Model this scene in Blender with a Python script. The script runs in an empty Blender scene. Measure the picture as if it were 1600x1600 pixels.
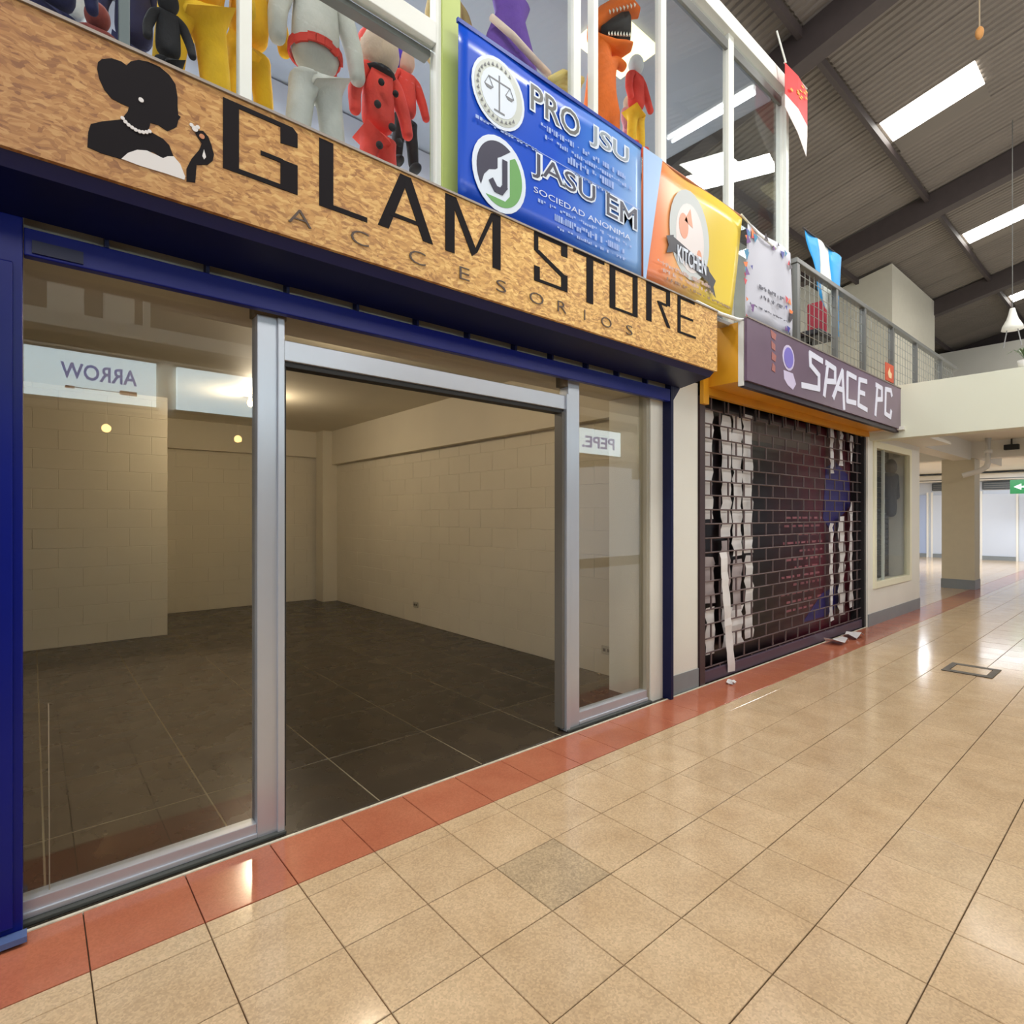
import bpy, bmesh, math, random
from mathutils import Vector, Matrix
random.seed(7)
S = bpy.context.scene
COL = S.collection
# ------------------------------------------------------------ camera, world, light, exposure
H0 = 1.33
YAW = math.atan2(750, 880)
cd = bpy.data.cameras.new('camera'); cam = bpy.data.objects.new('camera', cd); COL.objects.link(cam)
cd.sensor_width = 36; cd.lens = 36*880/1600; cd.shift_y = 6/1600; cd.clip_start = .02; cd.clip_end = 200
cam.location = (0, 0, H0); cam.rotation_euler = (math.pi/2, 0, -YAW)
S.camera = cam
S.view_settings.view_transform = 'Standard'
S.view_settings.look = 'None'
S.view_settings.gamma = 1
S.view_settings.use_curve_mapping = False
S.view_settings.exposure = 0.0
W = bpy.data.worlds.new('world'); S.world = W; W.use_nodes = True
W.node_tree.nodes['Background'].inputs[0].default_value = (.80, .88, 1, 1)
W.node_tree.nodes['Background'].inputs[1].default_value = 1.0

def area(name, loc, rot, sx, sy, power, color=(1, 1, 1)):
    l = bpy.data.lights.new(name, 'AREA'); l.shape = 'RECTANGLE'; l.size = sx; l.size_y = sy
    l.energy = power; l.color = color
    o = bpy.data.objects.new(name, l); COL.objects.link(o); o.location = loc; o.rotation_euler = rot
    return o
def point(name, loc, power, color, r=.05):
    l = bpy.data.lights.new(name, 'POINT'); l.energy = power; l.color = color; l.shadow_soft_size = r
    o = bpy.data.objects.new(name, l); COL.objects.link(o); o.location = loc
    return o
# added strip lamps under the roof, standing in for daylight from skylights
for x, y, ly in ((-5.3, .3, 1.0), (-.65, .3, 1.0), (4.32, .3, 1.0), (9.3, -.75, 2.2), (14.25, -.75, 2.2)):
    area('roof_daylight_fill', (x, y, 7.35), (math.radians(-12), 0, 0), .62, ly, 175, (1, .98, .95))
# added fill panels above the opposite shops, unseen in any glass, brightening the fronts
for i, x in enumerate((-.5, 3.5, 7.5)):
    area('opposite_fill_light', (x, -3.0, 4.9), (math.radians(80), 0, 0), 3.4, 1.1, 60, (1, .97, .93))
# fluorescent battens under the gallery ceilings of the back hall
area('hall_light', (17.5, 4.6, 2.6), (0, 0, 0), 3.0, .5, 180, (.86, .92, 1))
area('hall_light', (20.3, 2.0, 2.6), (0, 0, 0), .5, 3.0, 105, (.86, .92, 1))
area('passage_fill_light', (9.3, .15, 2.64), (0, 0, 0), 1.2, .25, 38, (1, .98, .94))  # passage lamps are added fill out of view, brightening the far column
area('passage_fill_light', (11.2, 5.5, 2.64), (0, 0, 0), 1.2, .25, 38, (.9, .94, 1))
# bulbs of the empty shop
point('shop_bulb_light', (1.82, 6.45, 2.50), 32, (1, .84, .62), .05)
point('shop_bulb_light', (1.85, 3.75, 2.50), 19, (1, .84, .62), .05)
# costume shop upstairs
area('costume_shop_light', (1.2, 3.6, 4.86), (0, 0, 0), 3.2, .4, 90, (.9, .95, 1))
area('costume_shop_light', (4.0, 3.6, 4.86), (0, 0, 0), 1.4, .4, 40, (.9, .95, 1))

# ------------------------------------------------------------ helpers
def lin(c):
    return tuple(((v/255)/12.92 if v/255 <= .04045 else ((v/255+.055)/1.055)**2.4) for v in c)
class NT:
    def __init__(s, m):
        s.t = m.node_tree; s.n = s.t.nodes; s.l = s.t.links
    def new(s, t, **k):
        n = s.n.new(t)
        for a, b in k.items(): setattr(n, a, b)
        return n
    def link(s, a, b): s.l.new(a, b)
MATS = {}
def mat(name, c, rough=.6, metal=0, spec=.5, var=0, scale=8, bump=0, bscale=60, rnd=0, emit=None, estr=0, stretch=None):
    """plain procedural material: base colour with soft noise variation, per-object variation and a fine bump"""
    if name in MATS: return MATS[name]
    m = bpy.data.materials.new(name); m.use_nodes = True; g = NT(m); b = g.n['Principled BSDF']
    base = lin(c)
    b.inputs['Base Color'].default_value = (*base, 1); b.inputs['Roughness'].default_value = rough
    b.inputs['Metallic'].default_value = metal; b.inputs['Specular IOR Level'].default_value = spec
    geo = g.new('ShaderNodeNewGeometry'); vec = geo.outputs['Position']
    if stretch:
        mp = g.new('ShaderNodeMapping'); mp.inputs['Scale'].default_value = stretch
        g.link(vec, mp.inputs['Vector']); vec = mp.outputs['Vector']
    if var or rnd:
        hsv = g.new('ShaderNodeHueSaturation'); hsv.inputs['Color'].default_value = (*base, 1)
        add = g.new('ShaderNodeMath', operation='ADD'); add.inputs[0].default_value = 1; add.inputs[1].default_value = 0
        if var:
            ns = g.new('ShaderNodeTexNoise'); ns.inputs['Scale'].default_value = scale; ns.inputs['Detail'].default_value = 5
            g.link(vec, ns.inputs['Vector'])
            mr = g.new('ShaderNodeMapRange'); mr.inputs[1].default_value = .25; mr.inputs[2].default_value = .75
            mr.inputs[3].default_value = 1-var; mr.inputs[4].default_value = 1+var
            g.link(ns.outputs[0], mr.inputs[0]); g.link(mr.outputs[0], add.inputs[0])
        if rnd:
            oi = g.new('ShaderNodeObjectInfo'); mr = g.new('ShaderNodeMapRange')
            mr.inputs[3].default_value = -rnd; mr.inputs[4].default_value = rnd
            g.link(oi.outputs['Random'], mr.inputs[0]); g.link(mr.outputs[0], add.inputs[1])
        g.link(add.outputs[0], hsv.inputs['Value']); g.link(hsv.outputs[0], b.inputs['Base Color'])
    if bump:
        ns = g.new('ShaderNodeTexNoise'); ns.inputs['Scale'].default_value = bscale; ns.inputs['Detail'].default_value = 3
        g.link(vec, ns.inputs['Vector'])
        bp = g.new('ShaderNodeBump'); bp.inputs['Strength'].default_value = bump; bp.inputs['Distance'].default_value = .01
        g.link(ns.outputs[0], bp.inputs['Height']); g.link(bp.outputs[0], b.inputs['Normal'])
    if emit:
        b.inputs['Emission Color'].default_value = (*lin(emit), 1); b.inputs['Emission Strength'].default_value = estr
    MATS[name] = m
    return m
def glass(name, refl, tint=(1, 1, 1)):
    if name in MATS: return MATS[name]
    m = bpy.data.materials.new(name); m.use_nodes = True; g = NT(m)
    for n in list(g.n): g.n.remove(n)
    out = g.new('ShaderNodeOutputMaterial'); mix = g.new('ShaderNodeMixShader')
    tr = g.new('ShaderNodeBsdfTransparent'); tr.inputs[0].default_value = (*tint, 1)
    gl = g.new('ShaderNodeBsdfGlossy'); gl.inputs['Roughness'].default_value = .004
    geo = g.new('ShaderNodeNewGeometry'); dt = g.new('ShaderNodeVectorMath', operation='DOT_PRODUCT')
    g.link(geo.outputs['Incoming'], dt.inputs[0]); g.link(geo.outputs['Normal'], dt.inputs[1])
    def mth(op, a, b=0, c=0):
        n = g.new('ShaderNodeMath', operation=op)
        for i, v in enumerate((a, b, c)):
            if hasattr(v, 'is_linked'): g.link(v, n.inputs[i])
            else: n.inputs[i].default_value = v
        return n
    ab = mth('ABSOLUTE', dt.outputs['Value']); om = mth('SUBTRACT', 1, ab.outputs[0]); p5 = mth('POWER', om.outputs[0], 5)
    ma = mth('MULTIPLY_ADD', p5.outputs[0], .96*refl, .042*refl); ma.use_clamp = True
    g.link(ma.outputs[0], mix.inputs[0])
    g.link(tr.outputs[0], mix.inputs[1]); g.link(gl.outputs[0], mix.inputs[2]); g.link(mix.outputs[0], out.inputs[0])
    MATS[name] = m
    return m
def pin(o, parent):
    # keep world coordinates although the parent empty sits at the base of the thing
    w = Matrix.Identity(4); p = parent
    while p: w = Matrix.Translation(p.location) @ p.matrix_parent_inverse.to_4x4() @ w if False else p.matrix_parent_inverse @ Matrix.Translation(p.location) @ w; p = p.parent
    o.matrix_parent_inverse = w.inverted()
class MB:
    def __init__(s): s.v = []; s.f = []
    def add(s, vs, fs):
        o = len(s.v); s.v += [tuple(v) for v in vs]; s.f += [tuple(i+o for i in f) for f in fs]; return s
    def box(s, x0, x1, y0, y1, z0, z1):
        return s.add([(x0, y0, z0), (x1, y0, z0), (x1, y1, z0), (x0, y1, z0), (x0, y0, z1), (x1, y0, z1), (x1, y1, z1), (x0, y1, z1)],
                     [(0, 3, 2, 1), (4, 5, 6, 7), (0, 1, 5, 4), (1, 2, 6, 5), (2, 3, 7, 6), (3, 0, 4, 7)])
    def poly(s, pts, y, t):
        """outline in the facade plane (x, z), extruded from y back to y+t"""
        a = sum(pts[i][0]*pts[(i+1) % len(pts)][1]-pts[(i+1) % len(pts)][0]*pts[i][1] for i in range(len(pts)))
        if a < 0: pts = pts[::-1]
        n = len(pts)
        vs = [(x, y, z) for x, z in pts]+[(x, y+t, z) for x, z in pts]
        fs = [tuple(range(n)), tuple(range(2*n-1, n-1, -1))]+[(i, i+n, (i+1) % n+n, (i+1) % n) for i in range(n)]
        return s.add(vs, fs)
    def prism(s, prof, x0, x1):
        """profile in (y, z), extruded along x"""
        a = sum(prof[i][0]*prof[(i+1) % len(prof)][1]-prof[(i+1) % len(prof)][0]*prof[i][1] for i in range(len(prof)))
        if a < 0: prof = prof[::-1]
        n = len(prof)
        vs = [(x0, y, z) for y, z in prof]+[(x1, y, z) for y, z in prof]
        fs = [tuple(range(n-1, -1, -1)), tuple(range(n, 2*n))]+[(i, (i+1) % n, (i+1) % n+n, i+n) for i in range(n)]
        return s.add(vs, fs)
    def tube(s, pts, r, n=8, caps=True):
        pts = [Vector(p) for p in pts]; rs = r if isinstance(r, (list, tuple)) else [r]*len(pts)
        o = len(s.v); up = Vector((0, 0, 1))
        for i, p in enumerate(pts):
            d = (pts[min(i+1, len(pts)-1)]-pts[max(i-1, 0)]).normalized()
            a = d.cross(up)
            if a.length < 1e-3: a = d.cross(Vector((1, 0, 0)))
            a.normalize(); b = d.cross(a)
            for k in range(n):
                t = 2*math.pi*k/n; q = p+(a*math.cos(t)+b*math.sin(t))*rs[i]; s.v.append(tuple(q))
        for i in range(len(pts)-1):
            for k in range(n):
                s.f.append((o+i*n+k, o+i*n+(k+1) % n, o+(i+1)*n+(k+1) % n, o+(i+1)*n+k))
        if caps:
            s.f.append(tuple(o+k for k in range(n-1, -1, -1))); s.f.append(tuple(o+(len(pts)-1)*n+k for k in range(n)))
        return s
    def ball(s, c, r, n=12, m=8):
        rx, ry, rz = r if isinstance(r, (tuple, list)) else (r, r, r)
        vs = [(c[0], c[1], c[2]+rz)]
        for i in range(1, m):
            p = math.pi*i/m
            for k in range(n):
                t = 2*math.pi*k/n; vs.append((c[0]+rx*math.sin(p)*math.cos(t), c[1]+ry*math.sin(p)*math.sin(t), c[2]+rz*math.cos(p)))
        vs.append((c[0], c[1], c[2]-rz)); fs = []
        for k in range(n): fs.append((0, 1+k, 1+(k+1) % n))
        for i in range(m-2):
            for k in range(n): fs.append((1+i*n+k, 1+(i+1)*n+k, 1+(i+1)*n+(k+1) % n, 1+i*n+(k+1) % n))
        e = len(vs)-1
        for k in range(n): fs.append((e, 1+(m-2)*n+(k+1) % n, 1+(m-2)*n+k))
        return s.add(vs, fs)
    def mesh(s, name, m):
        me = bpy.data.meshes.new(name); me.from_pydata(s.v, [], s.f)
        if m: me.materials.append(m)
        return me
    def build(s, name, m, parent=None, smooth=False, bevel=0):
        me = s.mesh(name, m); o = bpy.data.objects.new(name, me); COL.objects.link(o)
        bm = bmesh.new(); bm.from_mesh(me); bmesh.ops.recalc_face_normals(bm, faces=bm.faces); bm.to_mesh(me); bm.free()
        if smooth: me.polygons.foreach_set('use_smooth', [True]*len(me.polygons))
        if parent:
            o.parent = parent
            pin(o, parent)
        if bevel:
            b = o.modifiers.new('bevel', 'BEVEL'); b.width = bevel; b.segments = 2; b.limit_method = 'ANGLE'
        return o
def empty(name, loc=(0, 0, 0)):
    o = bpy.data.objects.new(name, None); o.location = loc; o.empty_display_size = .1; COL.objects.link(o); return o
def tag(o, label, cat, group=None, kind=None):
    o['label'] = label; o['category'] = cat
    if group: o['group'] = group
    if kind: o['kind'] = kind
    return o
def thing(name, label, cat, loc=(0, 0, 0), group=None):
    return tag(empty(name, loc), label, cat, group)
def struct(o, label=None, cat='structure'):
    o['kind'] = 'structure'
    if label: o['label'] = label; o['category'] = cat
    return o
def B(*a): return MB().box(*a)
def text(string, x0, x1, z0, z1, y, m, parent, name='lettering', bold=0, ext=.002, facing=-1, shear=0):
    """letters as thin raised print, fitted to a box in the facade plane"""
    cu = bpy.data.curves.new('t', 'FONT'); cu.body = string; cu.size = 1; cu.offset = bold; cu.extrude = .01; cu.shear = shear; cu.resolution_u = 3
    to = bpy.data.objects.new('t', cu); COL.objects.link(to)
    me = bpy.data.meshes.new_from_object(to); COL.objects.unlink(to); bpy.data.objects.remove(to); bpy.data.curves.remove(cu)
    xs = [v.co.x for v in me.vertices]; ys = [v.co.y for v in me.vertices]
    a, b, c, d = min(xs), max(xs), min(ys), max(ys)
    for v in me.vertices:
        px = x0+(v.co.x-a)/(b-a)*(x1-x0); pz = z0+(v.co.y-c)/(d-c)*(z1-z0) if d > c else z0
        if facing > 0: px = x0+x1-px
        v.co = (px, y+facing*(ext if v.co.z > 0 else 0), pz)
    me.materials.clear(); me.materials.append(m)
    o = bpy.data.objects.new(name, me); COL.objects.link(o); me.name = name
    if parent:
        o.parent = parent; pin(o, parent)
    return o
def skin_body(name, verts, edges, radii, m, parent, sub=2):
    me = bpy.data.meshes.new(name); me.from_pydata(verts, edges, []); me.materials.append(m)
    o = bpy.data.objects.new(name, me); COL.objects.link(o)
    sk = o.modifiers.new('skin', 'SKIN'); sk.use_smooth_shade = True
    sv = me.skin_vertices[0].data
    for i, r in enumerate(radii): sv[i].radius = r if isinstance(r, tuple) else (r, r)
    sv[0].use_root = True
    ss = o.modifiers.new('sub', 'SUBSURF'); ss.levels = sub; ss.render_levels = sub
    o.parent = parent; pin(o, parent)
    return o

# ------------------------------------------------------------ materials
cream = mat('cream_paint', (232, 229, 218), .55, var=.03, scale=1.5, bump=.12, bscale=120)
shopwall = mat('shop_wall_paint', (214, 205, 184), .6, var=.03, scale=2, bump=.1, bscale=90)
white = mat('white_paint', (236, 234, 226), .45, var=.02, scale=2)
greyskirt = mat('grey_skirting', (134, 140, 142), .4, var=.05)
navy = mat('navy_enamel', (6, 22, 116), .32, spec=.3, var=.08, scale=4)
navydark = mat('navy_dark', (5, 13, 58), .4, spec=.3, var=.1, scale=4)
alu = mat('aluminium', (196, 200, 208), .36, metal=.55, var=.03, scale=3)
aludark = mat('aluminium_gasket', (40, 40, 40), .6)
greymetal = mat('grey_metal', (120, 120, 116), .42, metal=.5)
darkmetal = mat('dark_metal', (62, 54, 54), .45, metal=.5)
black = mat('black_print', (22, 17, 20), .8, spec=.2)
grout = mat('grout', (92, 76, 56), .8, var=.15)
yellowp = mat('yellow_paint', (226, 160, 34), .4, var=.08, scale=3)
roofm = mat('roof_fibre_cement', (122, 112, 102), .75, var=.14, scale=1.2, rnd=.06, stretch=(1, .4, 1))
rafterm = mat('rafter_paint', (70, 60, 58), .6, var=.1)
steelwhite = mat('white_frame', (226, 226, 216), .4, var=.02)
clear = glass('shop_glass', 1.35, (.97, .97, .95))
upglass = glass('gallery_glass', 1.0, (.95, .97, .97))

def terrazzo(name, c, c2, rough=.12, rnd=.035, fleck=.6, spec=.5):
    m = bpy.data.materials.new(name); m.use_nodes = True; g = NT(m); b = g.n['Principled BSDF']
    geo = g.new('ShaderNodeNewGeometry'); oi = g.new('ShaderNodeObjectInfo')
    big = g.new('ShaderNodeTexNoise'); big.inputs['Scale'].default_value = 5; big.inputs['Detail'].default_value = 6
    vor = g.new('ShaderNodeTexVoronoi'); vor.inputs['Scale'].default_value = 170
    g.link(geo.outputs['Position'], big.inputs['Vector']); g.link(geo.outputs['Position'], vor.inputs['Vector'])
    mx = g.new('ShaderNodeMix', data_type='RGBA'); mx.inputs[6].default_value = (*lin(c), 1); mx.inputs[7].default_value = (*lin(c2), 1)
    mr = g.new('ShaderNodeMapRange'); mr.inputs[1].default_value = .3; mr.inputs[2].default_value = .75
    g.link(big.outputs[0], mr.inputs[0]); g.link(mr.outputs[0], mx.inputs[0])
    sep = g.new('ShaderNodeSeparateColor'); g.link(vor.outputs['Color'], sep.inputs[0])
    v1 = g.new('ShaderNodeMapRange'); v1.inputs[3].default_value = 1-.22*fleck; v1.inputs[4].default_value = 1+.22*fleck
    g.link(sep.outputs[0], v1.inputs[0])
    v2 = g.new('ShaderNodeMapRange'); v2.inputs[3].default_value = -rnd; v2.inputs[4].default_value = rnd
    g.link(oi.outputs['Random'], v2.inputs[0])
    ad = g.new('ShaderNodeMath', operation='ADD'); g.link(v1.outputs[0], ad.inputs[0]); g.link(v2.outputs[0], ad.inputs[1])
    h = g.new('ShaderNodeHueSaturation'); g.link(mx.outputs[2], h.inputs['Color']); g.link(ad.outputs[0], h.inputs['Value'])
    g.link(h.outputs[0], b.inputs['Base Color'])
    b.inputs['Specular IOR Level'].default_value = spec
    rr = g.new('ShaderNodeMapRange'); rr.inputs[3].default_value = rough*.8; rr.inputs[4].default_value = rough*1.5
    g.link(big.outputs[0], rr.inputs[0]); g.link(rr.outputs[0], b.inputs['Roughness'])
    return m
tile_m = terrazzo('terrazzo_tan', (208, 181, 146), (191, 162, 126))
tile_stain = terrazzo('terrazzo_stained', (196, 172, 138), (168, 147, 118), rough=.2, fleck=.9)
red_m = terrazzo('terrazzo_red', (184, 112, 84), (172, 98, 72), fleck=.35, rnd=.02)
dark_m = terrazzo('slate_tile', (58, 49, 39), (44, 37, 30), rough=.24, fleck=.1, rnd=.04, spec=.4)

# ------------------------------------------------------------ corridor floor
flo = struct(B(-6, 26, -7, 9.5, -.2, -.012).build('floor', grout))
PT = .3012; G = .0016
def cached(w, d, m, t=.012):
    k = (round(w, 4), round(d, 4), m.name)
    if k not in cached.c:
        x, y = w/2-G, d/2-G; e = .0016
        vs = [(-x, -y, -t), (x, -y, -t), (x, y, -t), (-x, y, -t), (-x, -y, -e), (x, -y, -e), (x, y, -e), (-x, y, -e),
              (-x+e, -y+e, 0), (x-e, -y+e, 0), (x-e, y-e, 0), (-x+e, y-e, 0)]
        fs = [(0, 1, 5, 4), (1, 2, 6, 5), (2, 3, 7, 6), (3, 0, 4, 7), (4, 5, 9, 8), (5, 6, 10, 9), (6, 7, 11, 10), (7, 4, 8, 11), (8, 9, 10, 11)]
        cached.c[k] = MB().add(vs, fs).mesh('tile', m)
    return cached.c[k]
cached.c = {}
def put(me, name, parent, loc):
    o = bpy.data.objects.new(name, me); COL.objects.link(o); o.parent = parent; o.location = loc; return o
XG = 1.335
rest = MB()
def flat_tile(mb, x0, x1, y0, y1, z=0, t=.012):
    mb.add([(x0+G, y0+G, z), (x1-G, y0+G, z), (x1-G, y1-G, z), (x0+G, y1-G, z), (x0+G, y0+G, z-t), (x1-G, y0+G, z-t), (x1-G, y1-G, z-t), (x0+G, y1-G, z-t)],
           [(0, 1, 2, 3), (0, 4, 5, 1), (1, 5, 6, 2), (2, 6, 7, 3), (3, 7, 4, 0)])
rows = [(1.9587, 2.052)]+[(1.9587-PT*(k+1), 1.9587-PT*k) for k in range(10)]
nt = 0
for r, (y0, y1) in enumerate(rows):
    for k in range(-8, 82):
        x0 = XG+PT*k
        cx, cy = x0+PT/2, (y0+y1)/2
        if r <= 6 and -6 <= k < 36 and nt < 300:
            st = (k == 0 and r == 2)
            o = put(cached(PT, y1-y0, tile_stain if st else tile_m), 'tile', flo, (cx, cy, random.uniform(-.0006, .0004)))
            nt += 1
            if st: o['label'] = 'greyer stained tile with dirty edges'
        else:
            flat_tile(rest, x0, x0+PT, y0, y1)
for i in range(-20, 80):        # across the hall, beyond the last columns, and the side passage
    for j in range(0, 12):
        x0 = XG+PT*i; y0 = -1.0532-PT*(j+1)
        flat_tile(rest, x0, x0+PT, y0, y0+PT)
for i in range(28, 72):
    for j in range(0, 20):
        flat_tile(rest, XG+PT*i, XG+PT*(i+1), 2.375+PT*j, 2.375+PT*(j+1))
o = rest.build('tile_field', tile_m, flo); o['kind'] = 'stuff'
for k in range(-8, 62):
    put(cached(PT, .322, red_m), 'border_tile', flo, (XG+PT*(k+.5), 2.214, 0))
B(-3, 9.75, 2.371, 2.383, -.01, .004).build('edge_trim', mat('pale_edge', (214, 208, 188), .5, var=.2, scale=30), flo)
# drain hatch let into the floor
hx = thing('floor_hatch', 'rectangular grey metal hatch let into the tan corridor floor at right', 'hatch', (6.15, 1.13, 0))
mbf = MB().box(5.96, 6.34, .955, 1.0, .0005, .006).box(5.96, 6.34, 1.25, 1.295, .0005, .006).box(5.96, 6.03, 1.0, 1.25, .0005, .006).box(6.27, 6.34, 1.0, 1.25, .0005, .006)
mbf.build('frame', mat('hatch_metal', (92, 84, 72), .5, metal=.3, var=.2, scale=20), hx)
B(6.035, 6.265, 1.005, 1.245, .0005, .005).build('cover', tile_m, hx)

# ------------------------------------------------------------ empty shop interior
f2 = struct(B(-3.2, 3.7, 2.384, 9.0, -.011, -.0012).build('floor', mat('light_grout', (132, 122, 98), .8)))
G = .003
for i in range(-7, 5):
    for j in range(-1, 11):
        x0, x1 = 1.236+.6*i, 1.236+.6*(i+1); y0, y1 = 2.4+.6*j, 2.4+.6*(j+1)
        if j < 0: y0, y1 = 2.384, 2.4
        x1 = min(x1, 3.7); x0 = max(x0, -3.2)
        if x1-x0 < .02 or j < 0: continue
        put(cached(x1-x0, y1-y0, dark_m), 'tile', f2, ((x0+x1)/2, (y0+y1)/2, 0))
G = .0016
B(-3.2, 3.55, 2.384, 2.401, -.01, 0).build('threshold', dark_m, f2)
def block_wall(name, plane, a0, a1, z1, pos, depth=.12, bw=.4, bh=.2):
    """painted block wall; plane 'x' = wall facing -x at x=pos, 'y' = wall facing -y at y=pos"""
    if plane == 'x': w = struct(B(pos+.002, pos+depth, a0, a1, 0, 2.66).build(name, shopwall))
    else: w = struct(B(a0, a1, pos+.002, pos+depth, 0, 2.66).build(name, shopwall))
    me = {}
    nz = int(math.ceil(z1/bh))
    for r in range(nz):
        z0, zz = r*bh, min((r+1)*bh, z1)
        a = a0-(bw/2 if r % 2 else 0)
        while a < a1-.01:
            s, e = max(a, a0), min(a+bw, a1); a += bw
            if e-s < .03: continue
            k = (round(e-s, 3), round(zz-z0, 3))
            if k not in me:
                L, h = k[0]/2-.0015, k[1]/2-.0015
                c = .002
                m = MB()
                if plane == 'x':
                    m.add([(0, -L, -h), (0, L, -h), (0, L, h), (0, -L, h), (-.003, -L+c, -h+c), (-.003, L-c, -h+c), (-.003, L-c, h-c), (-.003, -L+c, h-c)],
                          [(0, 1, 5, 4), (1, 2, 6, 5), (2, 3, 7, 6), (3, 0, 4, 7), (4, 5, 6, 7)])
                else:
                    m.add([(-L, 0, -h), (L, 0, -h), (L, 0, h), (-L, 0, h), (-L+c, -.003, -h+c), (L-c, -.003, -h+c), (L-c, -.003, h-c), (-L+c, -.003, h-c)],
                          [(0, 1, 5, 4), (1, 2, 6, 5), (2, 3, 7, 6), (3, 0, 4, 7), (4, 5, 6, 7)])
                me[k] = m.mesh('block', shopwall)
            c1 = (s+e)/2; cz = (z0+zz)/2
            put(me[k], 'block', w, (pos+.002, c1, cz) if plane == 'x' else (c1, pos+.002, cz))
    return w
wr = block_wall('wall_right', 'x', 2.8, 8.9, 2.14, 3.65)
wb = block_wall('wall_back', 'y', 1.1, 3.65, 2.2, 8.87)
wp = block_wall('wall_left', 'y', -1.4, 1.154, 2.66, 7.30, depth=1.55)
struct(B(-3.2, -1.4, 7.3, 8.85, 0, 2.66).build('wall_left', shopwall))
struct(B(-3.3, -3.2, 2.44, 9.0, 0, 2.66).build('wall_left', shopwall))
struct(B(-3.2, 3.7, 2.44, 9.05, 2.65, 2.80).build('ceiling', shopwall))
struct(B(3.565, 3.66, 2.8, 8.86, 2.13, 2.66).build('trim_1', shopwall))
struct(B(1.154, 3.565, 8.78, 8.87, 2.25, 2.66).build('trim_2', shopwall))
struct(B(3.42, 3.65, 8.52, 8.78, 0, 2.66).build('trim_3', shopwall))
bulbm = mat('lit_bulb', (255, 240, 205), .4, emit=(255, 206, 130), estr=20)
def bulb(x, y, lab):
    t = thing('ceiling_lamp', lab, 'lamp', (x, y, 2.65))
    MB().tube([(x, y, 2.652), (x, y, 2.635)], .06, 16).tube([(x, y, 2.636), (x, y, 2.60)], .022, 12).build('socket', white, t, True)
    MB().ball((x, y, 2.565), (.033, .033, .042)).build('bulb', bulbm, t, True)
bulb(1.82, 6.55, 'bare lit bulb on the ceiling deep inside the empty shop')
bulb(1.85, 3.65, 'bare lit bulb on the shop ceiling just behind the door transom')
def socket(y, z, lab):
    t = thing('wall_socket', lab, 'socket', (3.65, y, z))
    B(3.640, 3.650, y-.055, y+.055, z-.035, z+.035).build('plate', mat('socket_plate', (178, 170, 150), .4), t, bevel=.003)
    MB().box(3.637, 3.641, y-.035, y-.01, z-.012, z+.012).box(3.637, 3.641, y+.01, y+.035, z-.012, z+.012).build('outlet', mat('socket_hole', (80, 72, 60), .5), t)
socket(6.13, .22, 'small wall socket low on the block wall deep in the shop')
socket(3.44, .19, 'wall socket low on the block wall, left of two behind right pane')
socket(3.06, .21, 'wall socket low on the block wall, right of two behind right pane')

# ------------------------------------------------------------ storefront of the empty shop
def frame_part(nm, par, *a, m=alu): return B(*a).build(nm, m, par, bevel=.003)
w1 = struct(empty('window_1')); d1 = struct(empty('door_1')); frame_part('mullion', w1, .700, .805, 2.425, 2.50, .003, 2.155)
frame_part('mullion_strip', w1, .778, .806, 2.412, 2.426, .003, 2.155)
frame_part('gasket', w1, .805, .818, 2.43, 2.50, .02, 1.96, m=aludark)
frame_part('bottom_rail', w1, -.08, .700, 2.43, 2.49, .016, .072)
sillm = mat('sill_grey', (74, 76, 72), .5)
for a_, b_, w_ in ((-.08, .81, w1), (2.50, 3.36, w2 if 'w2' in globals() else w1)): frame_part('sill', w_, a_, b_, 2.402, 2.495, .001, .015, m=sillm)
frame_part('bottom_rail_lip', w1, -.08, .700, 2.422, 2.431, .015, .034)
frame_part('head_cap', w1, .69, .82, 2.43, 2.50, 2.15, 2.2, m=mat('taupe', (112, 98, 78), .6))
B(-.08, .70, 2.458, 2.464, .07, 2.22).build('pane', clear, w1)
MB().tube([(.045, 2.452, .02), (.042, 2.452, .7)], .002, 6).build('sealant_line', mat('sealant', (150, 140, 118), .5), w1)
frame_part('transom', d1, .806, 2.50, 2.425, 2.49, 1.985, 2.07)
frame_part('transom_gasket', d1, .806, 2.50, 2.44, 2.50, 1.962, 1.986, m=aludark)
B(.806, 2.50, 2.458, 2.464, 2.07, 2.22).build('transom_pane', clear, d1)
w2 = struct(empty('window_2'))
frame_part('mullion', w2, 2.525, 2.625, 2.425, 2.50, .003, 2.20)
frame_part('mullion_strip', w2, 2.498, 2.530, 2.412, 2.47, .003, 2.08)
frame_part('gasket', w2, 2.478, 2.500, 2.43, 2.50, .02, 1.97, m=mat('gasket_grey', (110, 106, 98), .5))
frame_part('bottom_rail', w2, 2.625, 3.34, 2.43, 2.49, .016, .09)
frame_part('bottom_rail_lip', w2, 2.625, 3.34, 2.422, 2.431, .015, .036)
frame_part('head_cap', w2, 2.49, 2.63, 2.43, 2.50, 2.13, 2.21, m=mat('taupe', (112, 98, 78), .6))
frame_part('side_jamb', w2, 3.33, 3.365, 2.43, 2.50, .004, 2.2, m=mat('jamb_grey', (160, 154, 136), .5))
B(2.62, 3.335, 2.458, 2.464, .085, 2.22).build('pane', clear, w2)
struct(B(3.365, 3.52, 2.42, 2.80, 0, 2.30).build('trim_4', cream))
MB  # pillar between the shops
pil = struct(B(3.545, 3.945, 2.40, 2.82, 0, 2.36).build('wall_right', cream))
struct(B(3.543, 3.949, 2.393, 2.40, 0, .145).build('baseboard_right', greyskirt))
struct(B(-3.3, 3.66, 2.50, 2.80, 2.21, 2.80).build('trim_5', shopwall))
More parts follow.
